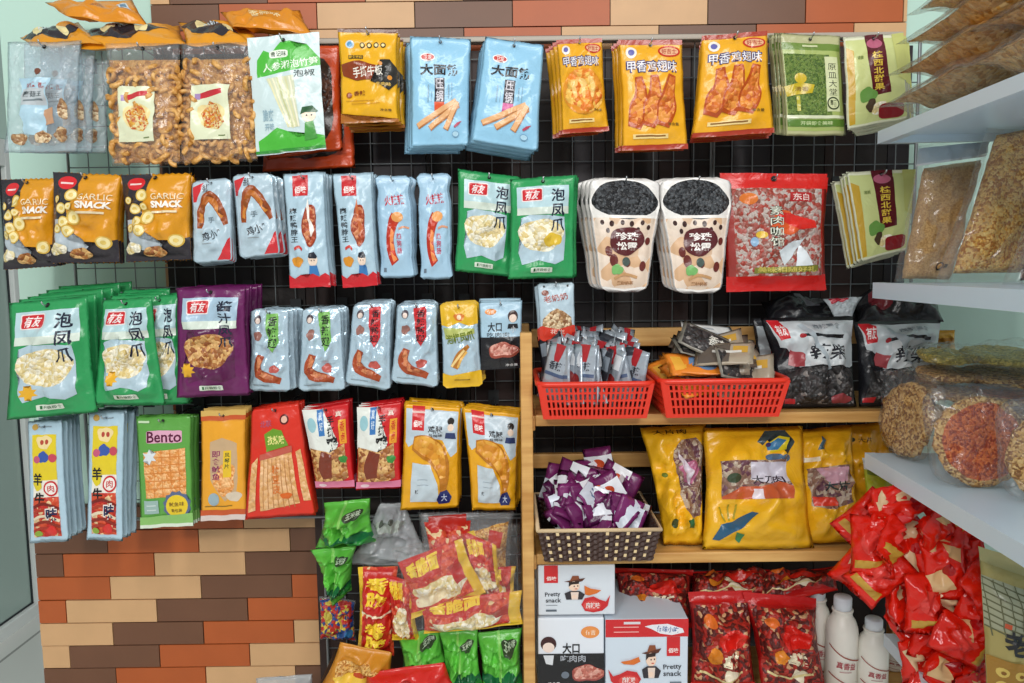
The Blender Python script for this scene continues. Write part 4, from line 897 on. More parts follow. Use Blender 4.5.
for k in range(48):
    row = k % 4; c = k//4
    x = cx-wt+.028+(2*wt-.056)*(c+.5+rnd.uniform(-.3, .3))/12
    y = yc-dt+.035+row*(2*dt-.07)/3+rnd.uniform(-.012, .012)
    h = .045+row*.011+rnd.uniform(-.008, .012)
    place(prot, rnd.choice((0, 0, 0, 1, 1, 2)), (x, y, zb+.045+h*.72), (rnd.uniform(-.25, .05), rnd.uniform(-.3, .3), rnd.choice((-1, 1))*rnd.uniform(.5, 1.45)), 'thin silver or dark sachet standing upright in the red basket next to the post', 'sachet', 'upright sachets in the red basket')
# flat packets heaped in the second basket
def fl(base, art, seed): return sachet('flat_snack_packet', .11, .065, .008, base, art, seed=seed)
protB = [fl('8A857A', [R(.06, .1, .94, .9, '*candyblk', 'window'), T('香辣', .5, .2, .9, .6, 'E0DCD0')], 4), fl('A89A86', [R(.06, .1, .6, .9, '5A5048', 'window'), R(.65, .2, .9, .5, 'C89A3A', 'label_print'), R(.3, .4, .8, .5, 'D8D4CC', 'label_print')], 5),
         fl('E8E8E4', [R(.1, .2, .5, .28, 'C0C4C8', 'lettering'), R(.1, .4, .7, .46, 'C0C4C8', 'lettering')], 6), fl('E8862A', [blob(.6, .5, .2, .3, '6A8AB0', 2, 'label_print'), R(.1, .2, .3, .8, 'F0B040', 'label_print')], 7),
         fl('6A5A4E', [R(.2, .15, .9, .4, 'B8AC9A', 'label_print'), blob(.5, .65, .3, .2, 'C07A3A', 4, 'label_print')], 8)]
cx, yc, zb, zt, wt, dt = gB
KIN = ['grey patterned flat packet', 'beige patterned flat packet', 'plain white flat packet', 'orange flat packet', 'brown patterned flat packet']
rnd = random.Random(8)
for k in range(34):
    lay = k//8; u = rnd.uniform(-1, 1)*(1-.15*lay); v = rnd.uniform(-1, 1)
    t = (3 if (u < -.5) else (1, 4, 0, 1, 1)[k % 5])
    if k in (31, 33): t = 2; u = (-.1, .3)[k == 33]; v = .6
    x = cx+u*(wt-.05); y = yc+v*(dt-.04)
    z = zb+.06+lay*.016+(v+1)*.008+max(0, .5-abs(u))*.02
    place(protB, t, (x, y, z), (rnd.uniform(-1.25, -.5), rnd.uniform(-.45, .45), rnd.uniform(-.5, .5)), KIN[t]+' in the heap inside the red basket by the black bags', 'snack packet', KIN[t]+'s heaped in the red basket')

# ================================================================ woven basket with small sweets
def woven():
    Yf = YR-.045; depth = .22
    tl, tr = P(538, 531, Yf-.008), P(661, 530, Yf-.008); bl, br = P(547, 564, Yf), P(655, 564, Yf)
    zb = zs2+.001; zt = tl.z; cx = (tl.x+tr.x)/2; wt, wb = (tr.x-tl.x)/2, (br.x-bl.x)/2; yc = Yf+depth/2; dt, db = depth/2+.008, depth/2-.004
    o = empty('woven_basket', (cx, yc, zb)); tag(o, 'dark brown woven basket with pale checks holding purple and white sweets', 'basket')
    h = zt-zb
    B4 = [Vector((-wb, -db, 0)), Vector((wb, -db, 0)), Vector((wb, db, 0)), Vector((-wb, db, 0))]
    T4 = [Vector((-wt, -dt, h)), Vector((wt, -dt, h)), Vector((wt, dt, h)), Vector((-wt, dt, h))]
    DK = M('3E2820', .5, 0, .2, 60)
    for k in range(4):
        p0, p1, q0, q1 = B4[k], B4[(k+1) % 4], T4[k], T4[(k+1) % 4]
        nrm = (p1-p0).cross(q0-p0).normalized()
        n, m = 44, 12
        bm = bmesh.new(); bl_ = bmesh.new()
        def pt(u, v, e): 
            return (p0*(1-u)+p1*u)*(1-v)+(q0*(1-u)+q1*u)*v+nrm*e
        g = [[bm.verts.new(pt(i/n, j/m, .0016 if ((i//2+j) % 2) else -.0012)) for i in range(n+1)] for j in range(m+1)]
        for j in range(m):
            for i in range(n): bm.faces.new((g[j][i], g[j][i+1], g[j+1][i+1], g[j+1][i]))
        me = mesh_obj('woven_side', bm, DK, o, False)
        md = me.modifiers.new('s', 'SOLIDIFY'); md.thickness = .004; md.offset = -1
        cols = [.07, .155, .24, .325, .405, .565, .65, .735, .82, .91] if k % 2 == 0 else [.15, .3, .45, .6, .75, .9]
        for ci, u in enumerate(cols):
            for j in range(4):
                v = .04+.235*j+.11*(ci % 2)
                if v > .9: continue
                q = [pt(u+a, v+b, .0026) for a, b in ((-.013, 0), (.013, 0), (.013, .10), (-.013, .10))]
                bl_.faces.new([bl_.verts.new(x) for x in q])
        mesh_obj('pale_strands', bl_, M('E2C99A', .5, 0, .1), me, False)
    bm = bmesh.new(); tube(bm, T4+[T4[0]], .004, 8); mesh_obj('rim', bm, M('D8BE96', .5, 0, .2), o)
    bm = bmesh.new(); box(bm, -wb, wb, -db, db, 0, .004); mesh_obj('basket_floor', bm, DK, o, False)
    return cx, yc, zb, zt, wt, dt
cx, yc, zb, zt, wt, dt = woven()
PU = '6A2258'
def sw(art, base, s): return sachet('wrapped_sweet', .062, .085, .016, base, art, seed=s, wr=.8)
protC = [sw([R(0, .3, 1, .75, 'DDE2EA', 'label_print'), T('小品', .3, .25, .7, .45, PU), blob(.5, .62, .2, .08, 'D8642A', 3, 'label_print')], PU, 9),
         sw([R(0, .2, 1, .68, 'E6EAF0', 'label_print'), E(.5, .4, .22, .13, 'C8502A', 'label_print'), R(.2, .58, .8, .64, '8A4A8A', 'label_print')], PU, 10),
         sw([R(0, .4, 1, .92, 'D0D8E4', 'label_print'), R(.2, .5, .8, .55, '5A6A8A', 'label_print'), R(.2, .62, .8, .66, '5A6A8A', 'label_print')], '7A2A66', 11),
         sw([G([(0, .2), (1, .35), (1, .9), (0, .75)], 'E0E4EC', 'label_print')], '4A1440', 12)]
n = 0
rnd = random.Random(14)
for lay in range(5):
    for k in range((14, 14, 12, 9, 5)[lay]):
        m = (1, 1, .92, .8, .65)[lay]
        u, v = rnd.uniform(-.85, .85)*m, rnd.uniform(-.62, .8)*m
        if k < 7 and lay < 4: v = -.62*m+rnd.uniform(0, .15)
        x = cx+u*(wt-.03); y = yc+v*(dt-.028)
        z = zt+.002+lay*.0125+(v+.6)*.026-abs(u)**3*.012
        place(protC, rnd.randrange(4), (x, y, z), (rnd.uniform(-1.2, .1), rnd.uniform(-1.4, 1.4), rnd.uniform(-.5, .5)), 'small purple and white wrapped sweet piled in the woven basket', 'sweet', 'wrapped sweets in the woven basket'); n += 1

# ================================================================ black bags on the upper shelf
def blackart(): return [G([(.05, .05), (1, .04), (1, .55), (.94, .58), (.28, .58), (.2, .40), (.08, .36)], 'C8CFD2', 'colour_panel'), G([(.05, .03), (.18, .03), (.22, .27), (.10, .29)], 'C8242C', 'logo'), T('有友', .095, .1, .195, .24, 'F0E4E2', bold=.02), R(.32, .235, .84, .27, '1A1A1E'), E(.34, .255, .03, .025, 'A8242C', 'logo'),
        R(.38, .29, .88, .58, 'D6DADC', 'colour_panel'), T('辣柴', .42, .34, .86, .52, '2A2C34', bold=.02), G([(.2, .38), (.36, .44), (.32, .58), (.16, .54)], 'A8484E', 'food_picture'), G([(.1, .60), (.98, .59), (.96, .97), (.06, .96)], '*candyblk', 'window'), R(.04, .91, .18, .96, 'B8282E', 'logo'), blob(.78, .92, .13, .05, '9A4046', 4, 'food_picture'),
        G([(.33, .12), (.40, .10), (.66, .60), (.62, .62)], 'AEB8BE', 'colour_panel'), T('麻辣零食', .5, .1, .8, .17, '8A9298')]  # the pale diagonal strip is a highlight painted across the film
bkw = dict(zmin=zs1, wr=1.0, fold=.007, seal=(.05, .04), hole=False)
pouch('black_snack_bag', 'black and white bag standing against the red basket of mixed packets', [(760, 318), (853, 317), (856, 410), (782, 412)], (-.21, -.21, -.27, -.27), .06, '1E1E22', blackart(), group=None, **bkw)
pouch('black_snack_bag', 'black and white bag standing behind the sesame cracker bag', [(853, 322), (941, 320), (936, 409), (858, 410)], (-.21, -.21, -.27, -.27), .06, '1E1E22', blackart(), **bkw)
pouch('black_snack_bag', 'black bag standing edge on between the red basket and its neighbour', [(752, 318), (800, 317), (800, 405), (758, 408)], (-.14, -.14, -.16, -.16), .04, '26262A', [R(.05, .1, .25, .9, 'A8B0B4', 'colour_panel'), R(.25, .1, .4, .5, '8A2028', 'colour_panel')], **bkw)
pouch('black_snack_bag', 'black bag lying on top behind the red sweet bag', [(760, 302), (856, 300), (862, 322), (766, 322)], (-.09, -.09, -.17, -.17), .05, '17171B', [R(.3, .3, .6, .4, '5A5A60', 'lettering')], **bkw)
pouch('black_snack_bag', 'black and red bag lying on top under the metal shelf corner', [(850, 298), (936, 294), (944, 322), (858, 323)], (-.09, -.09, -.2, -.2), .05, '1A1A1E', [R(.15, .3, .4, .7, '6A2028', 'colour_panel'), R(.5, .5, .9, .6, '5A6064', 'lettering')], **bkw)
pouch('black_snack_bag', 'small white and red bag folded over on top of the black bags', [(822, 299), (862, 297), (852, 317), (834, 316)], (-.17, -.17, -.2, -.2), .02, 'B8C0C4', [R(.1, .1, .6, .4, 'B8283A', 'logo')], **bkw)

# ================================================================ yellow bags on the middle shelf
YE = 'E8B01E'
yk = dict(zmin=zs2, wr=1.1, fold=.018, seal=(.06, .05), hole=False, nu=20, nv=24)
pouch('yellow_snack_bag', 'large yellow bag with a long oval window beside the woven basket', [(640, 428), (706, 424), (704, 545), (664, 546)], (-.19, -.19, -.265, -.265), .06, YE,
      [T('大片肉', .16, .03, .7, .075, '4A3A1A'), G([(.42, .22), (.6, .13), (.85, .11), (.97, .2), (.97, .6), (.9, .76), (.66, .78), (.5, .6), (.42, .4)], '*camo', 'window'), G([(.46, .36), (.8, .30), (.92, .38), (.76, .50), (.56, .48)], 'B86A8A', 'food_picture'), G([(.5, .22), (.6, .3), (.78, .40), (.7, .52), (.56, .40)], 'D8D0D8', 'food_picture'), G([(.56, .8), (.68, .78), (.7, .86), (.6, .86)], '2E6A3A', 'logo'), E(.2, .42, .06, .02, '6A7A2A', 'logo'), E(.28, .82, .09, .04, '3A4A2A', 'logo')], **yk)
pouch('yellow_snack_bag', 'large yellow bag with square window and blue bird print', [(703, 428), (803, 426), (815, 552), (702, 550)], (-.215, -.215, -.29, -.29), .07, YE,
      [G([(.5, .13), (.62, .03), (.82, .03), (.88, .14), (.8, .24), (.86, .10), (.70, .07), (.60, .12), (.56, .16)], '3A4A4E', 'logo'), G([(.58, .16), (.74, .08), (.84, .1), (.78, .2), (.66, .22)], 'D8C82A', 'logo'), G([(.6, .16), (.72, .1), (.8, .12), (.7, .2), (.62, .2)], '3A7AA8', 'logo'), E(.66, .26, .07, .03, '4A6A8A', 'logo'), E(.78, .27, .06, .03, '4A6A8A', 'logo'), E(.62, .155, .03, .018, '3A2A6A', 'logo'),
       G([(.12, .29), (.80, .28), (.80, .60), (.14, .60)], '*camo', 'window'), G([(.40, .3), (.8, .3), (.8, .46), (.6, .48), (.42, .44)], 'C8C4D0', 'food_picture'), T('大刀肉', .43, .41, .74, .48, '2A1E2A', bold=.02), G([(.14, .58), (.3, .50), (.5, .5), (.7, .46), (.8, .5), (.8, .6), (.14, .6)], 'C05A34', 'food_picture'), R(.42, .52, .52, .60, 'E0D8E0', 'food_picture'), E(.24, .43, .07, .04, '3A4A34', 'food_picture'),
       G([(.08, .92), (.14, .80), (.24, .78), (.40, .70), (.44, .71), (.32, .82), (.24, .86), (.14, .93)], '2A5A7A', 'logo'), G([(.26, .86), (.34, .88), (.32, .95), (.28, .92)], '3A8A5A', 'logo'), B([(.18, .78), (.12, .66)], .008, 'A8982A', 'logo'), B([(.22, .77), (.20, .64)], .008, 'A8982A', 'logo'), B([(.26, .76), (.28, .64)], .008, 'A8982A', 'logo')], **yk)
pouch('yellow_snack_bag', 'yellow bag with pink window beside the dangling red sachets', [(793, 430), (852, 426), (862, 542), (802, 544)], (-.195, -.195, -.27, -.27), .06, YE,
      [G([(.3, .2), (.4, .08), (.5, .14), (.46, .2)], '3A5A6A', 'logo'), G([(.08, .36), (.86, .34), (.84, .66), (.5, .72), (.12, .68)], '*camo', 'window'), G([(.22, .36), (.8, .36), (.78, .48), (.5, .50)], 'C89AA8', 'food_picture'), T('大片', .36, .48, .8, .56, '2A3A3A', bold=.03), G([(.12, .60), (.6, .62), (.5, .69), (.16, .68)], 'D8402E', 'food_picture'), R(.02, .26, .3, .3, 'E8E0C8', 'logo')], **yk)
pouch('yellow_snack_bag', 'yellow bag tucked under the metal shelf end behind the others', [(830, 426), (890, 422), (892, 530), (852, 540)], (-.16, -.16, -.2, -.2), .06, 'DFA41C', [E(.3, .14, .05, .02, '3A3A1A', 'logo'), T('大片', .4, .12, .6, .17, '6A4A1A')], **yk)
pouch('olive_snack_packet', 'small lime green packet standing behind the red sachets', [(862, 458), (912, 462), (908, 540), (868, 536)], -.27, .03, 'A8B02A', [R(0, 0, 1, .14, 'C8CCC8', 'colour_panel'), R(.05, .14, .95, .2, '6A7A1E', 'colour_panel'), T('香菇王', .2, .35, .8, .48, '6A7A1A'), E(.5, .68, .3, .14, '8A9A1E', 'printed_picture')], hole=False)

# ================================================================ cartons on the lower shelf
def carton(label, quad, Y, depth, base, art, z0=None):
    q = [P(a, b, Y) for a, b in quad]
    x0, x1 = (q[0].x+q[3].x)/2, (q[1].x+q[2].x)/2; zt = (q[0].z+q[1].z)/2; zb = z0 if z0 is not None else (q[2].z+q[3].z)/2
    c = Vector(((x0+x1)/2, Y+depth/2, zb))
    bm = bmesh.new(); box(bm, x0-c.x, x1-c.x, -depth/2, depth/2, 0, zt-zb, 0, .0025)
    o = mesh_obj('snack_carton', bm, M(base, .4, 0, .04), None, False, c); tag(o, label, 'carton')
    Q = [Vector((x0-c.x, -depth/2, zt-zb)), Vector((x1-c.x, -depth/2, zt-zb)), Vector((x1-c.x, -depth/2, 0)), Vector((x0-c.x, -depth/2, 0))]
    s = Surf(Q, 0, 1, 0, None, (0, 0), 0, None, 0, 1); s.n = Vector((0, -1, 0))
    build_art(art, s, o, 4, 4)
    return o, zb, zt
def sv(a, k):
    if a[0] == 'p': return ('p', [(u, v*k if v < .999 else v) for u, v in a[1]])+tuple(a[2:])
    b_ = a[2]; return (a[0], a[1], (b_[0], b_[1]*k, b_[2], b_[3]*k))+tuple(a[3:])
def boy(cu, cv, s, flip=1):
    f = flip
    return [G([(cu-.115*s*f, cv-.04*s), (cu+.0*s, cv-.075*s), (cu+.125*s*f, cv-.10*s), (cu+.09*s*f, cv-.045*s), (cu, cv-.015*s)], '5A2E1E'), G([(cu-.05*s*f, cv-.05*s), (cu-.02*s*f, cv-.14*s), (cu+.05*s*f, cv-.14*s), (cu+.06*s*f, cv-.085*s)], '8A4A2A'), E(cu, cv+.04*s, .062*s, .085*s, 'F0D2BC'), G([(cu-.062*s*f, cv+.05*s), (cu-.06*s*f, cv-.03*s), (cu+.06*s*f, cv-.05*s), (cu+.05*s*f, cv-.0*s), (cu-.03*s*f, cv+.01*s)], '2A1A18'),
            E(cu-.0*s, cv+.04*s, .008*s, .012*s, K, 'printed_picture', 8), E(cu+.04*s*f, cv+.035*s, .008*s, .012*s, K, 'printed_picture', 8), E(cu+.02*s*f, cv+.085*s, .018*s, .008*s, 'C84A3A', 'printed_picture', 8), G([(cu-.11*s*f, cv+.16*s), (cu-.05*s*f, cv+.12*s), (cu+.06*s*f, cv+.12*s), (cu+.12*s*f, cv+.18*s), (cu+.09*s*f, cv+.27*s), (cu-.09*s*f, cv+.27*s)], '2E2A30'), G([(cu-.04*s*f, cv+.14*s), (cu+.05*s*f, cv+.14*s), (cu+.04*s*f, cv+.27*s), (cu-.03*s*f, cv+.27*s)], 'E6D2C4'), E(cu, cv+.22*s, .03*s, .03*s, 'F0D2BC')]
def pepper(cu, cv, su, sv, f=1):
    return [G([(cu-su*f*1.0, cv), (cu-su*f*.7, cv-sv*.8), (cu, cv-sv), (cu+su*f*.5, cv-sv*.6), (cu+su*f*1.0, cv-sv*.35), (cu+su*f*1.35, cv-sv*1.15), (cu+su*f*1.15, cv+.2*sv), (cu+su*f*.7, cv+sv*.8), (cu, cv+sv), (cu-su*f*.7, cv+sv*.8)], 'C8242A', 'logo'), E(cu-.02*f, cv+.02, su*.72, sv*.62, 'D84A44', 'logo')]
cA = [R(.08, 0, .26, .35, 'CC2228', 'logo'), T('佰味', .11, .22, .24, .30, 'F6E4E0', bold=.03), T('Pretty', .09, .53, .29, .64, '2A2E38', rot=-3), T('snack', .10, .65, .30, .74, '2A2E38'), R(.1, .79, .25, .80, '6A7480', 'lettering'), R(.1, .88, .24, .92, '5A6470', 'lettering')]+boy(.47, .37, 1.15)+pepper(.72, .78, .16, .16)+[G([(.60, .40), (.68, .46), (.82, .50), (.76, .56), (.66, .60), (.61, .58)], 'D8702A', 'food_picture'), T('麻辣味', .62, .74, .80, .86, 'F6E8E4', bold=.02)]
YC = -.285
o, zb2, zt1 = carton('white carton lying lengthwise under the woven basket', [(538, 565), (615, 565), (615, 615), (538, 615)], YC, .2, 'D6DEE6', cA)
cB = [R(0, .5, 1, 1, '17171B', 'colour_panel'), E(.79, .20, .14, .085, 'E8924A', 'logo'), T('佰吉', .72, .17, .87, .24, 'F6E0C8'), T('大口', .37, .35, .63, .50, K, bold=.03), T('吃肉肉', .34, .52, .72, .62, 'A8ACB4'), E(.16, .36, .12, .105, '3A1418'), E(.16, .41, .09, .07, 'F0DCD0'), G([(.08, .52), (.24, .52), (.22, .66), (.12, .64)], 'D8DCE0'), blob(.75, .78, .23, .13, '9A4A44', 4, 'food_picture'), blob(.75, .77, .21, .11, '*ham', 4, 'food_picture'), E(.41, .80, .06, .05, '6A7480', 'logo'), T('净含量', .15, .90, .33, .95, 'D8D8D8'), R(.80, .94, .98, .97, 'B8B8B8', 'lettering')]
carton('white and black carton beneath the lengthwise white carton', [(538, 618), (604, 618), (604, 690), (538, 690)], YC, .2, 'E2E8F0', [sv(a, 72/88) for a in cB], z0=zs3+.001)
cC = [R(0, 0, 1, .22, 'CC2228', 'colour_panel'), G([(.47, .09), (.56, .07), (.75, .06), (.93, .12), (.95, .17), (.8, .2), (.66, .18), (.55, .12)], 'E6E8EE', 'logo'), T('佰味小吃', .62, .09, .88, .165, '3A5A9A', rot=6), R(.22, .03, .42, .06, 'D8D4D8', 'lettering'), R(.1, .09, .4, .10, 'F0B8B4', 'lettering'), R(.1, .15, .4, .16, 'F0B8B4', 'lettering'),
      R(.74, .22, .90, .46, 'CC2228', 'logo'), T('佰味', .76, .36, .88, .42, 'F6E4E0', bold=.03), T('Pretty', .70, .56, .92, .64, '2A2E38', rot=-3), T('snack', .70, .645, .92, .71, '2A2E38'), R(.78, .78, .92, .80, '6A7480', 'lettering')]+boy(.55, .46, 1.0)+pepper(.26, .74, .17, .11, -1)+[T('麻辣味', .20, .71, .36, .79, 'F6E8E4', bold=.02), G([(.18, .52), (.3, .50), (.40, .46), (.42, .52), (.34, .56), (.22, .55)], 'D8702A', 'food_picture')]
carton('white carton with a red top flap beside the black one', [(605, 618), (688, 620), (688, 700), (606, 700)], YC-.006, .2, 'CFDCE8', [sv(a, 82/88) for a in cC], z0=zs3+.001)

# ================================================================ red sweet bags on the lower shelf
def redsweets(seed): 
    a = [R(.04, .12, .96, .9, '*candy', 'window'), R(0, 0, 1, .1, 'B81A1A', 'seal_strip'), R(0, .92, 1, 1, 'C8201C', 'seal_strip'), blob(.6, .42, .22, .12, 'D8281E', seed, 'printed_picture'), blob(.3, .6, .1, .08, 'E08A2A', seed+1, 'printed_picture'), T('喜糖', .4, .55, .7, .68, 'F0E8C8', bold=.03), G([(.5, .72), (.72, .78), (.6, .9), (.45, .82)], 'E8DCC0', 'printed_picture'), E(.25, .25, .09, .06, 'E0702A', 'printed_picture'), B([(.1, .78), (.4, .84), (.8, .8)], .02, 'D8C890')]
    return a
rk = dict(zmin=zs3, wr=.9, fold=.014, seal=(.08, .07), hole=False)
pouch('red_sweet_bag', 'dark red sweet bag lying behind the white cartons', [(614, 568), (694, 570), (694, 628), (618, 622)], (-.13, -.13, -.2, -.2), .07, '7A1416', redsweets(2), **rk)
pouch('red_sweet_bag', 'red and clear sweet bag standing beside the red topped carton', [(688, 592), (752, 590), (756, 690), (690, 690)], (-.24, -.24, -.27, -.27), .07, 'A81A1A', redsweets(4), **rk)
pouch('red_sweet_bag', 'red and clear sweet bag leaning on the white bottles', [(742, 592), (816, 598), (826, 690), (762, 692)], (-.245, -.245, -.28, -.28), .07, 'A81A1A', redsweets(7), **rk)
pouch('red_sweet_bag', 'folded dark red sweet bag lying at the back under the middle shelf', [(690, 572), (770, 570), (772, 598), (690, 602)], (-.12, -.12, -.2, -.2), .05, '6A1216', redsweets(9), **rk)
pouch('red_sweet_bag', 'folded bright red sweet bag on top beside the white bottles', [(756, 578), (838, 566), (838, 590), (758, 604)], (-.15, -.15, -.22, -.22), .05, 'B81C1C', redsweets(11), **rk)

# ================================================================ white bottles
def bottle(label, px, pyt, pyb_vis, Y, wpx):
    t = P(px, pyt, Y); w = wpx/F*(Y+1.75)/2
    zb = zs3+.001; H = t.z-zb
    o = empty('drink_bottle', (t.x, Y, zb)); tag(o, label, 'bottle', None)
    wh = M('E9E6DC', .35, 0, 0)
    bm = bmesh.new(); k = .013
    prof = [(w*.85, 0), (w, .006), (w, H*.62), (w*.97, H*.68), (w*.80, H*.76), (w*.62, H*.80), (w*.60, H*.84), (w*.66, H*.85), (w*.66, H*.865)]
    lathe(bm, prof, 28); mesh_obj('bottle_body', bm, wh, o)
    bm = bmesh.new(); lathe(bm, [(w*.52, H*.865), (w*.56, H*.87), (w*.56, H*.985), (w*.50, H)], 28); mesh_obj('cap', bm, M('DDE4EC', .3, 0, 0), o)
    # wrap label: spiral red lines and lettering on the front
    def cyl(u, v, off=0):
        a = (u-.5)*2.4; r = w+.0006+off
        return Vector((r*math.sin(a), -r*math.cos(a), H*.60*(1-v)))
    cyl.asp = H*.6/(w*2.4)
    art = [B([(0, .12), (.4, .30), (1, .42)], .012, '9A4A3A', 'label_print', 1), B([(.0, .62), (.5, .78), (1, .9)], .012, '9A4A3A', 'label_print', 1), T('真香益', .22, .40, .72, .52, 'A83A44', part='lettering', rot=6), R(.3, .56, .6, .575, 'B88A8A', 'label_print'), R(.55, .86, .68, .9, 'A85A5A', 'label_print')]
    build_art(art, cyl, o, 14, 6)
bottle('white bottle standing behind its twin by the red sweet bag', 818, 586, 683, -.19, 27)
bottle('white bottle standing in front beneath the dangling red sachets', 843, 596, 683, -.24, 32)
bottle('white bottle half hidden by the lowest metal shelf', 874, 618, 683, -.255, 31)
bottle('white bottle deepest behind the lowest metal shelf', 893, 640, 683, -.155, 28)
pouch('yellow_snack_packet', 'small yellow packet peeping out behind the stack of small rice crackers', [(930, 330), (955, 330), (957, 368), (932, 368)], -.14, .03, 'D8A01C', [R(.1, .2, .9, .35, 'B87A14', 'colour_panel')], hole=False, zmin=zs1)
# ================================================================ white metal shelf unit along the right
MW = M('CFE2EE', .3, 0, .02, 20)
Yfar = -.34
unit = empty('metal_shelf_unit', (1.05, -.9, 0)); tag(unit, 'white metal gondola shelving standing along the side, stacked with clear bags', 'shelf unit')
SH = {}
def mshelf(key, cpx, cpyt, cpyb, epx, epyt, depth=.44):
    A = P(cpx, cpyt, Yfar); th = A.z-P(cpx, cpyb, Yfar).z
    d = Vector((-.046, -1, 0)).normalized(); n = Vector((-d.y, d.x, 0))
    if n.x < 0: n = -n
    L = 1.0; z = A.z
    def q(s, r, zz): return Vector((A.x, A.y, 0))+d*s+n*r+Vector((0, 0, zz))-unit.location
    bm = bmesh.new()
    def slab(s0, s1, r0, r1, z0, z1):
        vs = [bm.verts.new(q(s, r, zz)) for s in (s0, s1) for r in (r0, r1) for zz in (z0, z1)]
        for f in ((0, 1, 3, 2), (4, 6, 7, 5), (0, 4, 5, 1), (2, 3, 7, 6), (0, 2, 6, 4), (1, 5, 7, 3)): bm.faces.new([vs[i] for i in f])
    slab(0, L, 0, depth, z-.008, z)
    bmesh.ops.recalc_face_normals(bm, faces=bm.faces[:])
    b0 = mesh_obj('shelf_board', bm, MW, unit, False)
    bm = bmesh.new(); slab(0, L, -.004, .014, z-th, z+.001); slab(0, .012, .014, depth, z-th, z-.008); bmesh.ops.recalc_face_normals(bm, faces=bm.faces[:])
    mesh_obj('shelf_lip', bm, MW, b0, False)
    bm = bmesh.new()
    for r, zz in ((.006, z-th*.4), (.006, z-th*.7)):
        c = q(-.0005, r, zz); vs = [bm.verts.new(c+Vector((.0022*math.cos(2*PI*k/10), -.0006, .0022*math.sin(2*PI*k/10)))) for k in range(10)]; bm.faces.new(vs)
    mesh_obj('rivets', bm, M('3A4044', .4, .5, 0), b0, False)
    bm = bmesh.new()
    v = [q(.05, depth, z-.01), q(.05, depth-.2, z-.012), q(.05, depth-.17, z-.03), q(.05, depth, z-.09)]
    v2 = [p_+d*.004 for p_ in v]
    a_ = [bm.verts.new(x) for x in v]; b_ = [bm.verts.new(x) for x in v2]
    bm.faces.new(a_); bm.faces.new(b_[::-1])
    for k in range(4): bm.faces.new((a_[k], b_[k], b_[(k+1) % 4], a_[(k+1) % 4]))
    bmesh.ops.recalc_face_normals(bm, faces=bm.faces[:])
    mesh_obj('bracket', bm, M('8A9698', .4, .2, 0), unit, False)
    SH[key] = (A, d, n, z)
    return q, depth
mshelf('top', 880, 132, 144, 1024, 77)
mshelf('mid', 875, 283, 298, 1024, 289)
mshelf('low', 867, 453, 467, 1024, 528)
q, dp = mshelf('base', 886, 634, 646, 960, 700)
bm = bmesh.new()
for s in (.03, .97):
    vs = [bm.verts.new(q(s+a, dp+b, zz)) for a in (-.02, .02) for b in (0, .03) for zz in (0, 2.1)]
    for f in ((0, 1, 3, 2), (4, 6, 7, 5), (0, 4, 5, 1), (2, 3, 7, 6), (0, 2, 6, 4), (1, 5, 7, 3)): bm.faces.new([vs[i] for i in f])
    bmesh.ops.recalc_face_normals(bm, faces=bm.faces[:]); mesh_obj('upright', bm, MW, unit, False); bm = bmesh.new()
bm.free()

def shelf_pt(key, s, r, z):
    A, d, n, zz = SH[key]; return Vector((A.x, A.y, 0))+d*s+n*r+Vector((0, 0, zz+z))
# clear bags of amber crackers lying in a heap on the top shelf
CF = clear_film('FFFFFF', .08, 30, 1.4, .35)
rnd = random.Random(21)
def heap_bag(label, s0, s1, r0, r1, z0, z1, tilt, kind):
    Q = [shelf_pt('top', s1, r1, z1+tilt), shelf_pt('top', s1, r0, z1), shelf_pt('top', s0, r0, z0), shelf_pt('top', s0, r1, z0+tilt)]
    n = (Q[1]-Q[0]).cross(Q[3]-Q[0]).normalized()
    if n.z < 0: Q = [Q[1], Q[0], Q[3], Q[2]]
    o, s, c = pouch('clear_cracker_bag', label, Q, 0, .075, CF, [], 'snack bag', None, wr=.45, fold=.012, hole=False, seal=(.08, .08), side=.06)
    s2 = Surf([x*.88 for x in s.Q], .066, rnd.random()*9, .6, None, (.06, .06), .05, None, .004, .5); s2.n = s.n
    bm = bmesh.new(); nu, nv = 14, 14
    f1 = [[bm.verts.new(s2(i/nu, j/nv)) for i in range(nu+1)] for j in range(nv+1)]; f2 = [[bm.verts.new(s2(i/nu, j/nv, 0, -1)) for i in range(nu+1)] for j in range(nv+1)]
    for g, fl_ in ((f1, 0), (f2, 1)):
        for j in range(nv):
            for i in range(nu):
                w_ = (g[j][i], g[j+1][i], g[j+1][i+1], g[j][i+1]); bm.faces.new(w_[::-1] if fl_ else w_)
    mesh_obj('crackers', bm, FM(kind), o)
    build_art([R(.35, .4, .62, .62, 'E6EAF0', 'paper_label'), R(.4, .46, .58, .5, 'B83A3A', 'paper_label')], s, o, 18, 24, .0015)
names = ['bottom clear bag of amber crackers on the top metal shelf, by the corner', 'second clear bag up in the corner heap on the top metal shelf', 'third clear bag up in the corner heap on the top metal shelf', 'uppermost clear bag of the corner heap on the top metal shelf']
for k in range(4): heap_bag(names[k], .01+.02*k, .27+.02*k, -.012+.006*k, .25+.006*k, .044+.047*k, .050+.049*k, .02, 'amber')
names = ['bottom clear bag of the nearer heap on the top metal shelf', 'second clear bag of the nearer heap on the top metal shelf', 'third clear bag of the nearer heap on the top metal shelf', 'uppermost clear bag of the nearer heap on the top metal shelf']
for k in range(4): heap_bag(names[k], .27+.02*k, .52+.02*k, -.01+.006*k, .25+.006*k, .044+.047*k, .050+.049*k, .02, 'amber')

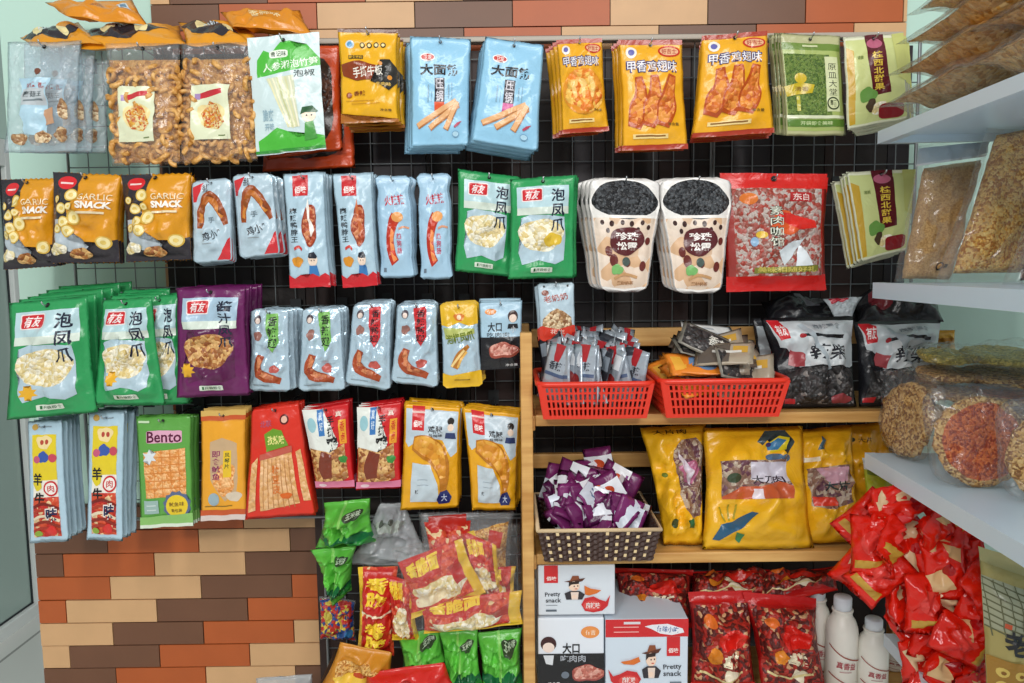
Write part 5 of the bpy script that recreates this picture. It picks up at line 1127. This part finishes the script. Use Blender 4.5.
# stand-up bags on the middle shelf
def standbag(label, quad, Y, t, inner, kind, art):
    o, s, c = pouch('clear_standup_bag', label, quad, Y, t, clear_film('FFFFFF', .05, 18, .7, .12), [], 'snack bag', None, wr=.35, fold=.004, hole=False, zmin=SH['mid'][3]-.008, seal=(.03, .01), side=.015, puff=.3)
    u0, v0, u1, v1 = inner
    def pl(u, v): return s.plane(u0+(u1-u0)*u, v0+(v1-v0)*v)
    s2 = Surf([pl(0, 0), pl(1, 0), pl(1, 1), pl(0, 1)], t*.86, 4.4, .25, None, (.0, .0), .0, None, .0, .28); s2.n = s.n
    bm = bmesh.new(); nu, nv = 24, 30
    f1 = [[bm.verts.new(s2(i/nu, j/nv)) for i in range(nu+1)] for j in range(nv+1)]
    f2 = [[f1[j][i] if i in (0, nu) or j in (0, nv) else bm.verts.new(s2(i/nu, j/nv, 0, -1)) for i in range(nu+1)] for j in range(nv+1)]
    for g, fl_ in ((f1, 0), (f2, 1)):
        for j in range(nv):
            for i in range(nu):
                w_ = (g[j][i], g[j+1][i], g[j+1][i+1], g[j][i+1])
                try: bm.faces.new(w_[::-1] if fl_ else w_)
                except ValueError: pass
    mesh_obj('flakes' if kind == 'flake' else 'fried_shreds', bm, FM(kind), o)
    build_art(art, s, o, 18, 24, .0012)
standbag('tall clear bag of fine brown flakes leaning at the shelf end', [(918, 146), (992, 134), (950, 284), (894, 282)], (-.36, -.34, -.37, -.36), .05, (.12, .17, .96, .97), 'flake',
         [G([(.0, .02), (.02, .02), (1, .05), (1, .13), (.0, .15)], 'B8C4CC', 'zip_strip'), R(.0, .135, 1, .15, 'D8DEE2', 'zip_strip'), E(.56, .88, .06, .03, '3A2A1E', 'date_stamp'), E(.56, .88, .04, .018, 'B98A52', 'date_stamp'), R(.64, .865, .7, .89, '3A2A1E', 'date_stamp')])
standbag('tall clear bag of golden fried shreds beside the brown flakes', [(988, 124), (1066, 108), (1022, 290), (934, 284)], (-.42, -.40, -.42, -.42), .05, (.16, .08, .97, .93), 'noodle', [])
standbag('clear bag of dark shreds nearest along the middle metal shelf', [(1036, 200), (1120, 180), (1100, 300), (1000, 290)], (-.52, -.50, -.52, -.52), .05, (.16, .12, .97, .93), 'dark', [])

# round rice crackers in clear bags on the low shelf
def round_cracker(label, centre, rad, nrm, kind, bagq, bagY, thick=.016, bagt=.03):
    o = empty('bagged_rice_cracker', centre); tag(o, label, 'rice cracker')
    nrm = Vector(nrm).normalized(); e1 = nrm.cross(Vector((0, 0, 1))).normalized() if abs(nrm.z) < .9 else Vector((1, 0, 0)); e2 = nrm.cross(e1).normalized()
    bm = bmesh.new(); rings = []
    prof = [(.0, 1), (.25, 1), (.5, 1), (.7, 1), (.85, .95), (.94, .7), (1, .2), (1, -.2), (.94, -.7), (.85, -.95), (.5, -1), (0, -1)]
    n = 56; sd = rnd.random()*50
    for pr, ph in prof:
        ring = []
        for k in range(n):
            a = 2*PI*k/n
            v = e1*math.cos(a)*pr*rad+e2*math.sin(a)*pr*rad+nrm*ph*thick/2
            d = noise.fractal(v*70+Vector((sd, 0, 0)), 1, 2, 2)*.004
            v = v+(e1*math.cos(a)+e2*math.sin(a))*(d+noise.noise(v*18+Vector((sd, 1, 2)))*.003)*pr+nrm*d*.7*(1 if ph > 0 else -1)
            ring.append(bm.verts.new(v))
        rings.append(ring)
    for a, b in zip(rings, rings[1:]):
        for k in range(n): bm.faces.new((a[k], a[(k+1) % n], b[(k+1) % n], b[k]))
    bmesh.ops.remove_doubles(bm, verts=bm.verts[:], dist=1e-6)
    bmesh.ops.recalc_face_normals(bm, faces=bm.faces[:])
    mats = [FM(kind), FM('seed')]
    me = mesh_obj('cracker', bm, mats, o)
    if kind == 'redseed':
        for p_ in me.data.polygons:
            if (p_.center-nrm*p_.center.dot(nrm)).length > rad*.83: p_.material_index = 1
    if bagq:
        Q = [P(a, b, y)-Vector(centre) for (a, b), y in zip(bagq, bagY)] if not isinstance(bagq[0], Vector) else [v-Vector(centre) for v in bagq]
        s = Surf(Q, bagt, rnd.random()*20, .7, o_round(.28), (.03, .03), .03, None, .022, .4)
        bm = bmesh.new(); nu = nv = 16
        f1 = [[bm.verts.new(s(i/nu, j/nv)) for i in range(nu+1)] for j in range(nv+1)]
        f2 = [[f1[j][i] if i in (0, nu) or j in (0, nv) else bm.verts.new(s(i/nu, j/nv, 0, -1)) for i in range(nu+1)] for j in range(nv+1)]
        for g, fl_ in ((f1, 0), (f2, 1)):
            for j in range(nv):
                for i in range(nu):
                    w_ = (g[j][i], g[j+1][i], g[j+1][i+1], g[j][i+1])
                    try: bm.faces.new(w_[::-1] if fl_ else w_)
                    except ValueError: pass
        mesh_obj('clear_wrapper', bm, clear_film('FFFFFF', .03, 22, 1.2, .25), o)
zl = SH['low'][3]
def cr(label, px, py, rpx, Y, nrm, kind, grow=1.25, skew=0):
    c = P(px, py, Y); rad = rpx/F*(Y+1.75)
    n_ = Vector(nrm).normalized(); e1 = n_.cross(Vector((0, 0, 1))).normalized(); e2 = Vector((0, 0, 1))
    if e1.x < 0: e1 = -e1
    e2 = n_.cross(e1).normalized()
    if e2.z < 0: e2 = -e2
    g = rad*grow
    c.z = max(c.z, zl+rad*1.03)
    Q = [c-e1*g*1.05+e2*g*1.05, c+e1*g*1.05+e2*g, c+e1*g*.9-e2*g*.815, c-e1*g*.9-e2*g*.815]
    round_cracker(label, c, rad, nrm, kind, Q, None)
cr('round seeded rice cracker in clear wrap turned edgewise at the shelf end', 907, 419, 38, -.385, (-.97, -.16, .14), 'seed')
cr('round red topped rice cracker in clear wrap facing out', 981, 443, 46, -.565, (-.12, -.98, .16), 'redseed')
cr('round seeded rice cracker standing nearest along the low metal shelf', 1058, 474, 48, -.66, (-.3, -.95, .12), 'seed')
def crflat(label, px, py, rpx, Y, kind, tilt=.12):
    c = P(px, py, Y); rad = rpx/F*(Y+1.75)
    Q = [c+Vector((-rad*1.3, rad*1.2, .01)), c+Vector((rad*1.25, rad*1.2, .01)), c+Vector((rad*1.25, -rad*1.2, -.004)), c+Vector((-rad*1.3, -rad*1.2, -.004))]
    round_cracker(label, c, rad, (0, -tilt, 1), kind, Q, None, .014, .03)
for k, (py, kd, nm) in enumerate(((408, 'seed', 'lowest'), (394, 'redseed', 'second up'), (376, 'seed', 'third up'), (356, 'greenseed', 'topmost'))):
    crflat('flat rice cracker in clear wrap, %s in the larger stack on the shelf' % nm, 1006, py, 40, -.36, kd)
for k, (py, kd, nm) in enumerate(((392, 'seed', 'lowest'), (374, 'seed', 'middle one'), (356, 'greenseed', 'topmost'))):
    crflat('small flat rice cracker in clear wrap, %s in the stack by the black bags' % nm, 946, py, 27, -.34, kd)

# ================================================================ dangling red sachets, lower right
rc = 'E2200F'
def redsachet(seed):
    Q = [Vector((-.036, 0, .052)), Vector((.036, 0, .052)), Vector((.036, 0, -.052)), Vector((-.036, 0, -.052))]
    arts = [[G([(.05, .2), (.3, .05), (.45, .35), (.2, .6)], 'E8C69A', 'printed_picture'), G([(.55, .6), (.85, .5), (.8, .85), (.6, .9)], 'D8282A', 'printed_picture'), blob(.6, .3, .14, .1, 'B81418', seed, 'printed_picture')],
            [G([(.0, .6), (.4, .5), (.6, .8), (.2, .95)], 'E8C08A', 'printed_picture'), G([(.5, .1), (.9, .2), (.8, .4), (.55, .3)], 'E2B478', 'printed_picture'), E(.5, .5, .12, .1, 'B01418', 'printed_picture')],
            [E(.5, .45, .25, .2, 'E8423A', 'printed_picture'), G([(.1, .75), (.9, .7), (.9, .85), (.1, .88)], 'C89A3A', 'printed_picture')]]
    o, s, c = pouch('red_sachet', '', Q, 0, .03, M(rc, .16, 0, .6, 30), arts[(2, 0, 2, 0, 1)[seed % 5]], '', None, seal=(.1, .1), wr=1.0, nu=12, nv=14, fold=.03, hole=False, seed=seed+.3)
    for k in list(o.keys()): del o[k]
    return o
protR = [redsachet(k) for k in range(5)]
rpos = [(866, 520), (888, 512), (872, 546), (905, 545), (935, 532), (958, 540), (862, 566), (880, 575), (915, 574), (945, 568), (968, 565), (898, 600), (925, 603), (955, 600), (975, 620), (908, 630), (935, 632), (962, 640), (918, 658), (945, 662), (972, 670), (900, 505), (985, 590), (935, 690), (965, 700), (948, 512), (925, 560), (890, 540)]
for k, (x, y) in enumerate(rpos):
    Y = -.40-.05*((k*7) % 5)/4-.10*max(0, (x-850)/130)
    place(protR, k, P(x, y, Y), (rnd.uniform(-.5, .3), rnd.uniform(-1.2, 1.2), rnd.uniform(-.7, .7)), 'crumpled glossy red sachet in the bunch hanging under the low metal shelf', 'sachet', 'red sachets bunched under the low shelf')
# strings that tie the bunch to the shelf above
bm = bmesh.new()
for x0, y0, x1, y1 in ((905, 470, 890, 560), (945, 490, 930, 600), (975, 505, 955, 620)):
    tube(bm, [P(x0, y0, -.46), P((x0+x1)/2, (y0+y1)/2, -.44), P(x1, y1, -.44)], .0015, 6)
tag(mesh_obj('tying_string', bm, M('C8302A', .5, 0, 0)), 'thin red cords tying the bunch of red sachets under the shelf', 'string')
# olive pouch at the corner
pouch('olive_snack_bag', 'olive and gold bag with a grid pattern standing beside the red sachets', [(978, 546), (1066, 572), (1068, 720), (984, 720)], (-.60, -.60, -.62, -.62), .05, 'B0A060',
      [G([(0, 0), (1, 0), (1, .12), (0, .08)], 'C0B47A', 'seal_strip'), G([(0, .16), (1, .2), (1, .5), (0, .45)], 'A8A88A', 'printed_picture')]+[B([(0, .17+.04*k), (.5, .22+.04*k), (1, .2+.04*k)], .008, '6A6A4A', 'printed_picture') for k in range(8)]+[B([(.1*k, .17), (.1*k+.05, .5)], .006, '6A6A4A', 'printed_picture') for k in range(10)]
      +[R(0, .62, 1, 1, 'A87A2A'), T('老', .12, .44, .34, .58, '2A2A2A', bold=.04), T('粗', .38, .47, .60, .61, '3A5A9A', bold=.04), R(.14, .40, .2, .43, 'C8502A', 'logo')]+[E(.12+.17*(k % 5), .70+.08*(k//5), .06, .03, 'E0C060', 'food_picture', 12) for k in range(15)]+[E(.12+.17*(k % 5), .70+.08*(k//5), .025, .012, '8A5A1A', 'food_picture', 10) for k in range(15)], hole=False, wr=.5, fold=.01, zmin=SH['base'][3])

# ================================================================ bags in the gap left of the rack
gk = dict(hole=False, wr=1.1, fold=.02)
bench = empty('low_bench', (P(420, 700, -.2).x, -.2, 0)); tag(bench, 'dark low bench under the heap of noodle bags', 'bench')
bx = bench.location.x; x0, x1 = P(322, 700, -.2).x-bx, P(518, 700, -.2).x-bx
zbn = P(420, 690, -.30).z-.03
bm = bmesh.new(); box(bm, x0, x1, -.16, .13, zbn-.03, zbn, 0, .003); mesh_obj('bench_board', bm, M('4A3628', .5, 0, .1), bench, False)
for sx in (x0+.02, x1-.06):
    for sy in (-.14, .08):
        bm = bmesh.new(); box(bm, sx, sx+.04, sy, sy+.04, 0, zbn-.03); mesh_obj('leg', bm, M('4A3628', .5, 0, .1), bench, False)
def greenbag(label, quad, Y, t=.06, seed=None):
    pouch('green_snack_bag', label, quad, Y, t, M('62BE46', .24, 0, .6, 24), [G([(0, .62), (.3, .7), (.7, .6), (1, .7), (1, .82), (.6, .78), (.3, .85), (0, .76)], '1E6A3E', 'colour_panel'), B([(.48, 0), (.5, .4), (.47, .7)], .03, '8FD46A', 'colour_panel'), blob(.72, .2, .16, .09, '3A4A34', 3, 'logo'), G([(.6, .8), (.95, .74), (1, .9), (.7, .95)], '2E8A3A', 'colour_panel'), E(.3, .45, .12, .1, '6ACC4A', 'colour_panel'), T('玉米味', .6, .14, .86, .22, 'C8DCC0')], 'snack bag', None, seed=seed, **gk)
greenbag('green snack bag uppermost, hung beneath the red roast packets', [(324, 503), (370, 498), (379, 544), (315, 549)], -.19, .085)
greenbag('green snack bag pointing down under the uppermost green one', [(310, 550), (357, 545), (352, 590), (332, 607)], -.21, .075)
pouch('clear_snack_bag', 'milky clear bag crumpled between the green bag and noodle bags', [(380, 503), (404, 503), (437, 566), (346, 566)], -.17, .06, clear_film('EEF2F4', .30, 20, 1.0, .3), [blob(.5, .3, .3, .1, 'A8B0A8', 3, 'printed_picture'), E(.3, .25, .06, .05, '5A6058', 'printed_picture'), E(.55, .2, .06, .05, '5A6058', 'printed_picture')], 'snack bag', None, **gk)
pouch('hanging_candy_bag', 'clear bag of coloured sweets against the brick wall edge', [(319, 596), (356, 600), (357, 642), (319, 640)], -.16, .04, clear_film('D8DCD8', .12, 20, 1.0), [R(.03, .05, .97, .97, '*mix', 'sweets'), E(.25, .4, .13, .13, 'C8B84A', 'sweets'), E(.6, .8, .12, .12, '2E5A9A', 'sweets'), E(.85, .75, .1, .1, '3A7AB0', 'sweets')], 'sweet bag', None, **gk)
def noodle(label, quad, Y, word, t=.05, fold=.012):
    a = [R(0, 0, 1, 1, '*redwht'), R(0, 0, .12, 1, 'E8C030', 'colour_panel'), R(.16, .04, .9, .47, 'C0241C', 'colour_panel'), R(.16, .52, .9, .96, 'B8201A', 'colour_panel'), T(word, .22, .10, .84, .40, 'F2D03A', rot=0, bold=.04), T(word, .22, .58, .84, .88, 'F2D03A', bold=.04), B([(.1, .47), (.5, .5), (.95, .48)], .02, 'F0E0C0')]
    pouch('noodle_snack_bag', label, quad, Y, t, M('D8B23A', .22, 0, .5, 26), a, 'noodle bag', None, hole=False, wr=.7, fold=fold)
noodle('upright red and yellow noodle bag with two printed panels', [(358, 567), (398, 566), (394, 656), (357, 653)], -.27, '香\n脆')
def noodle2(label, quad, Y, seed, t=.05):
    a = [R(0, 0, 1, 1, '*redwht'), G([(0, 0), (.7, 0), (.6, .32), (0, .40)], 'C0241C', 'colour_panel'), T('香脆面', .08, .06, .6, .28, 'F2D03A', rot=-6, bold=.05), blob(.5, .62, .36, .22, '*paw', seed, 'food_picture'), blob(.3, .75, .2, .1, 'F2E4C0', seed+1, 'food_picture'), G([(.7, .3), (1, .2), (1, .6), (.75, .62)], 'B81818', 'colour_panel'), G([(0, .9), (.3, .86), (1, .92), (1, 1), (0, 1)], 'E8C030', 'colour_panel'), R(.88, 0, 1, 1, 'E2B82A', 'colour_panel')]
    pouch('noodle_snack_bag', label, quad, Y, t, M('C82A1E', .22, 0, .5, 26), a, 'noodle bag', None, hole=False, wr=.8, fold=.014)
noodle2('tilted red and yellow noodle bag in the middle of the heap', [(398, 562), (462, 538), (486, 592), (412, 618)], -.29, 3)
noodle2('red noodle bag squeezed beside the upright two panel one', [(386, 574), (414, 582), (420, 644), (392, 640)], -.28, 5)
noodle2('noodle bag standing edgewise below the yellow drumstick pouches', [(462, 530), (496, 545), (506, 600), (470, 596)], -.26, 8)
noodle2('red noodle bag standing against the wooden post', [(480, 568), (516, 566), (516, 608), (484, 610)], -.25, 9)
noodle2('red noodle bag lying across the heap above the green bags', [(418, 602), (522, 590), (524, 624), (424, 634)], -.30, 12, .06)
pouch('clear_noodle_bag', 'clear bag of noodle packs hung behind the tilted noodle bag', [(418, 512), (514, 511), (512, 600), (424, 602)], -.185, .06, clear_film('FFFFFF', .14, 24, 1.0), [G([(.05, .1), (.55, .08), (.5, .5), (.1, .45)], '*redwht', 'noodle_packs'), G([(.55, .15), (.95, .1), (.95, .9), (.6, .85)], '*noodle', 'noodle_packs'), G([(.1, .05), (.5, .02), (.5, .12), (.1, .16)], 'B8281E', 'noodle_packs'), B([(.55, .15), (.7, .4), (.9, .85)], .04, 'E8C030', 'noodle_packs'), G([(.35, .2), (.55, .3), (.5, .45), (.35, .4)], 'C8241C', 'noodle_packs'), G([(.75, .15), (.9, .2), (.88, .36), (.74, .32)], 'C8241C', 'noodle_packs')], 'noodle bag', None, **gk)
pouch('clear_noodle_bag', 'crinkled clear outer bag wrapped over the tilted noodle bag', [(392, 548), (520, 522), (525, 618), (402, 636)], -.345, .03, clear_film('FFFFFF', .005, 34, 1.3, .11), [], 'noodle bag', None, hole=False, wr=1.2, fold=.012)
greenbag('green snack bag at the bottom of the heap beside the upright noodle bag', [(398, 636), (440, 626), (452, 672), (402, 676)], -.27, .06)
greenbag('green snack bag standing in the middle of the bottom row', [(438, 630), (478, 628), (484, 690), (446, 692)], -.285, .06)
greenbag('green snack bag in the bottom row against the wooden post', [(476, 632), (522, 628), (524, 690), (482, 694)], -.275, .06)
pouch('orange_noodle_bag', 'orange and brown bag lying at the foot of the heap', [(340, 642), (392, 652), (396, 694), (316, 692)], -.30, .06, 'D08A2A', [blob(.5, .5, .36, .3, '*noodle', 3, 'food_picture'), G([(.1, .55), (.7, .45), (.9, .6), (.2, .7)], 'E8C24A', 'colour_panel'), R(.4, .5, .7, .56, 'B8481E', 'logo')], 'snack bag', None, **gk)
pouch('red_snack_bag', 'plain red bag lying in front of the bottom green bags', [(366, 672), (444, 662), (462, 696), (362, 700)], -.33, .05, M('D0261E', .2, 0, .5, 24), [G([(.6, .5), (.95, .6), (.9, .8), (.6, .75)], 'E8D0C0', 'logo')], 'snack bag', None, **gk)
pouch('clear_snack_bag', 'whitish clear bag whose crumpled top just shows in front of the brick wall', [(256, 678), (312, 674), (322, 730), (250, 732)], -.2, .06, clear_film('EEF2F4', .30, 20, 1.0, .3), [blob(.7, .2, .2, .12, '6A4A34', 3, 'printed_picture')], 'snack bag', None, **gk)
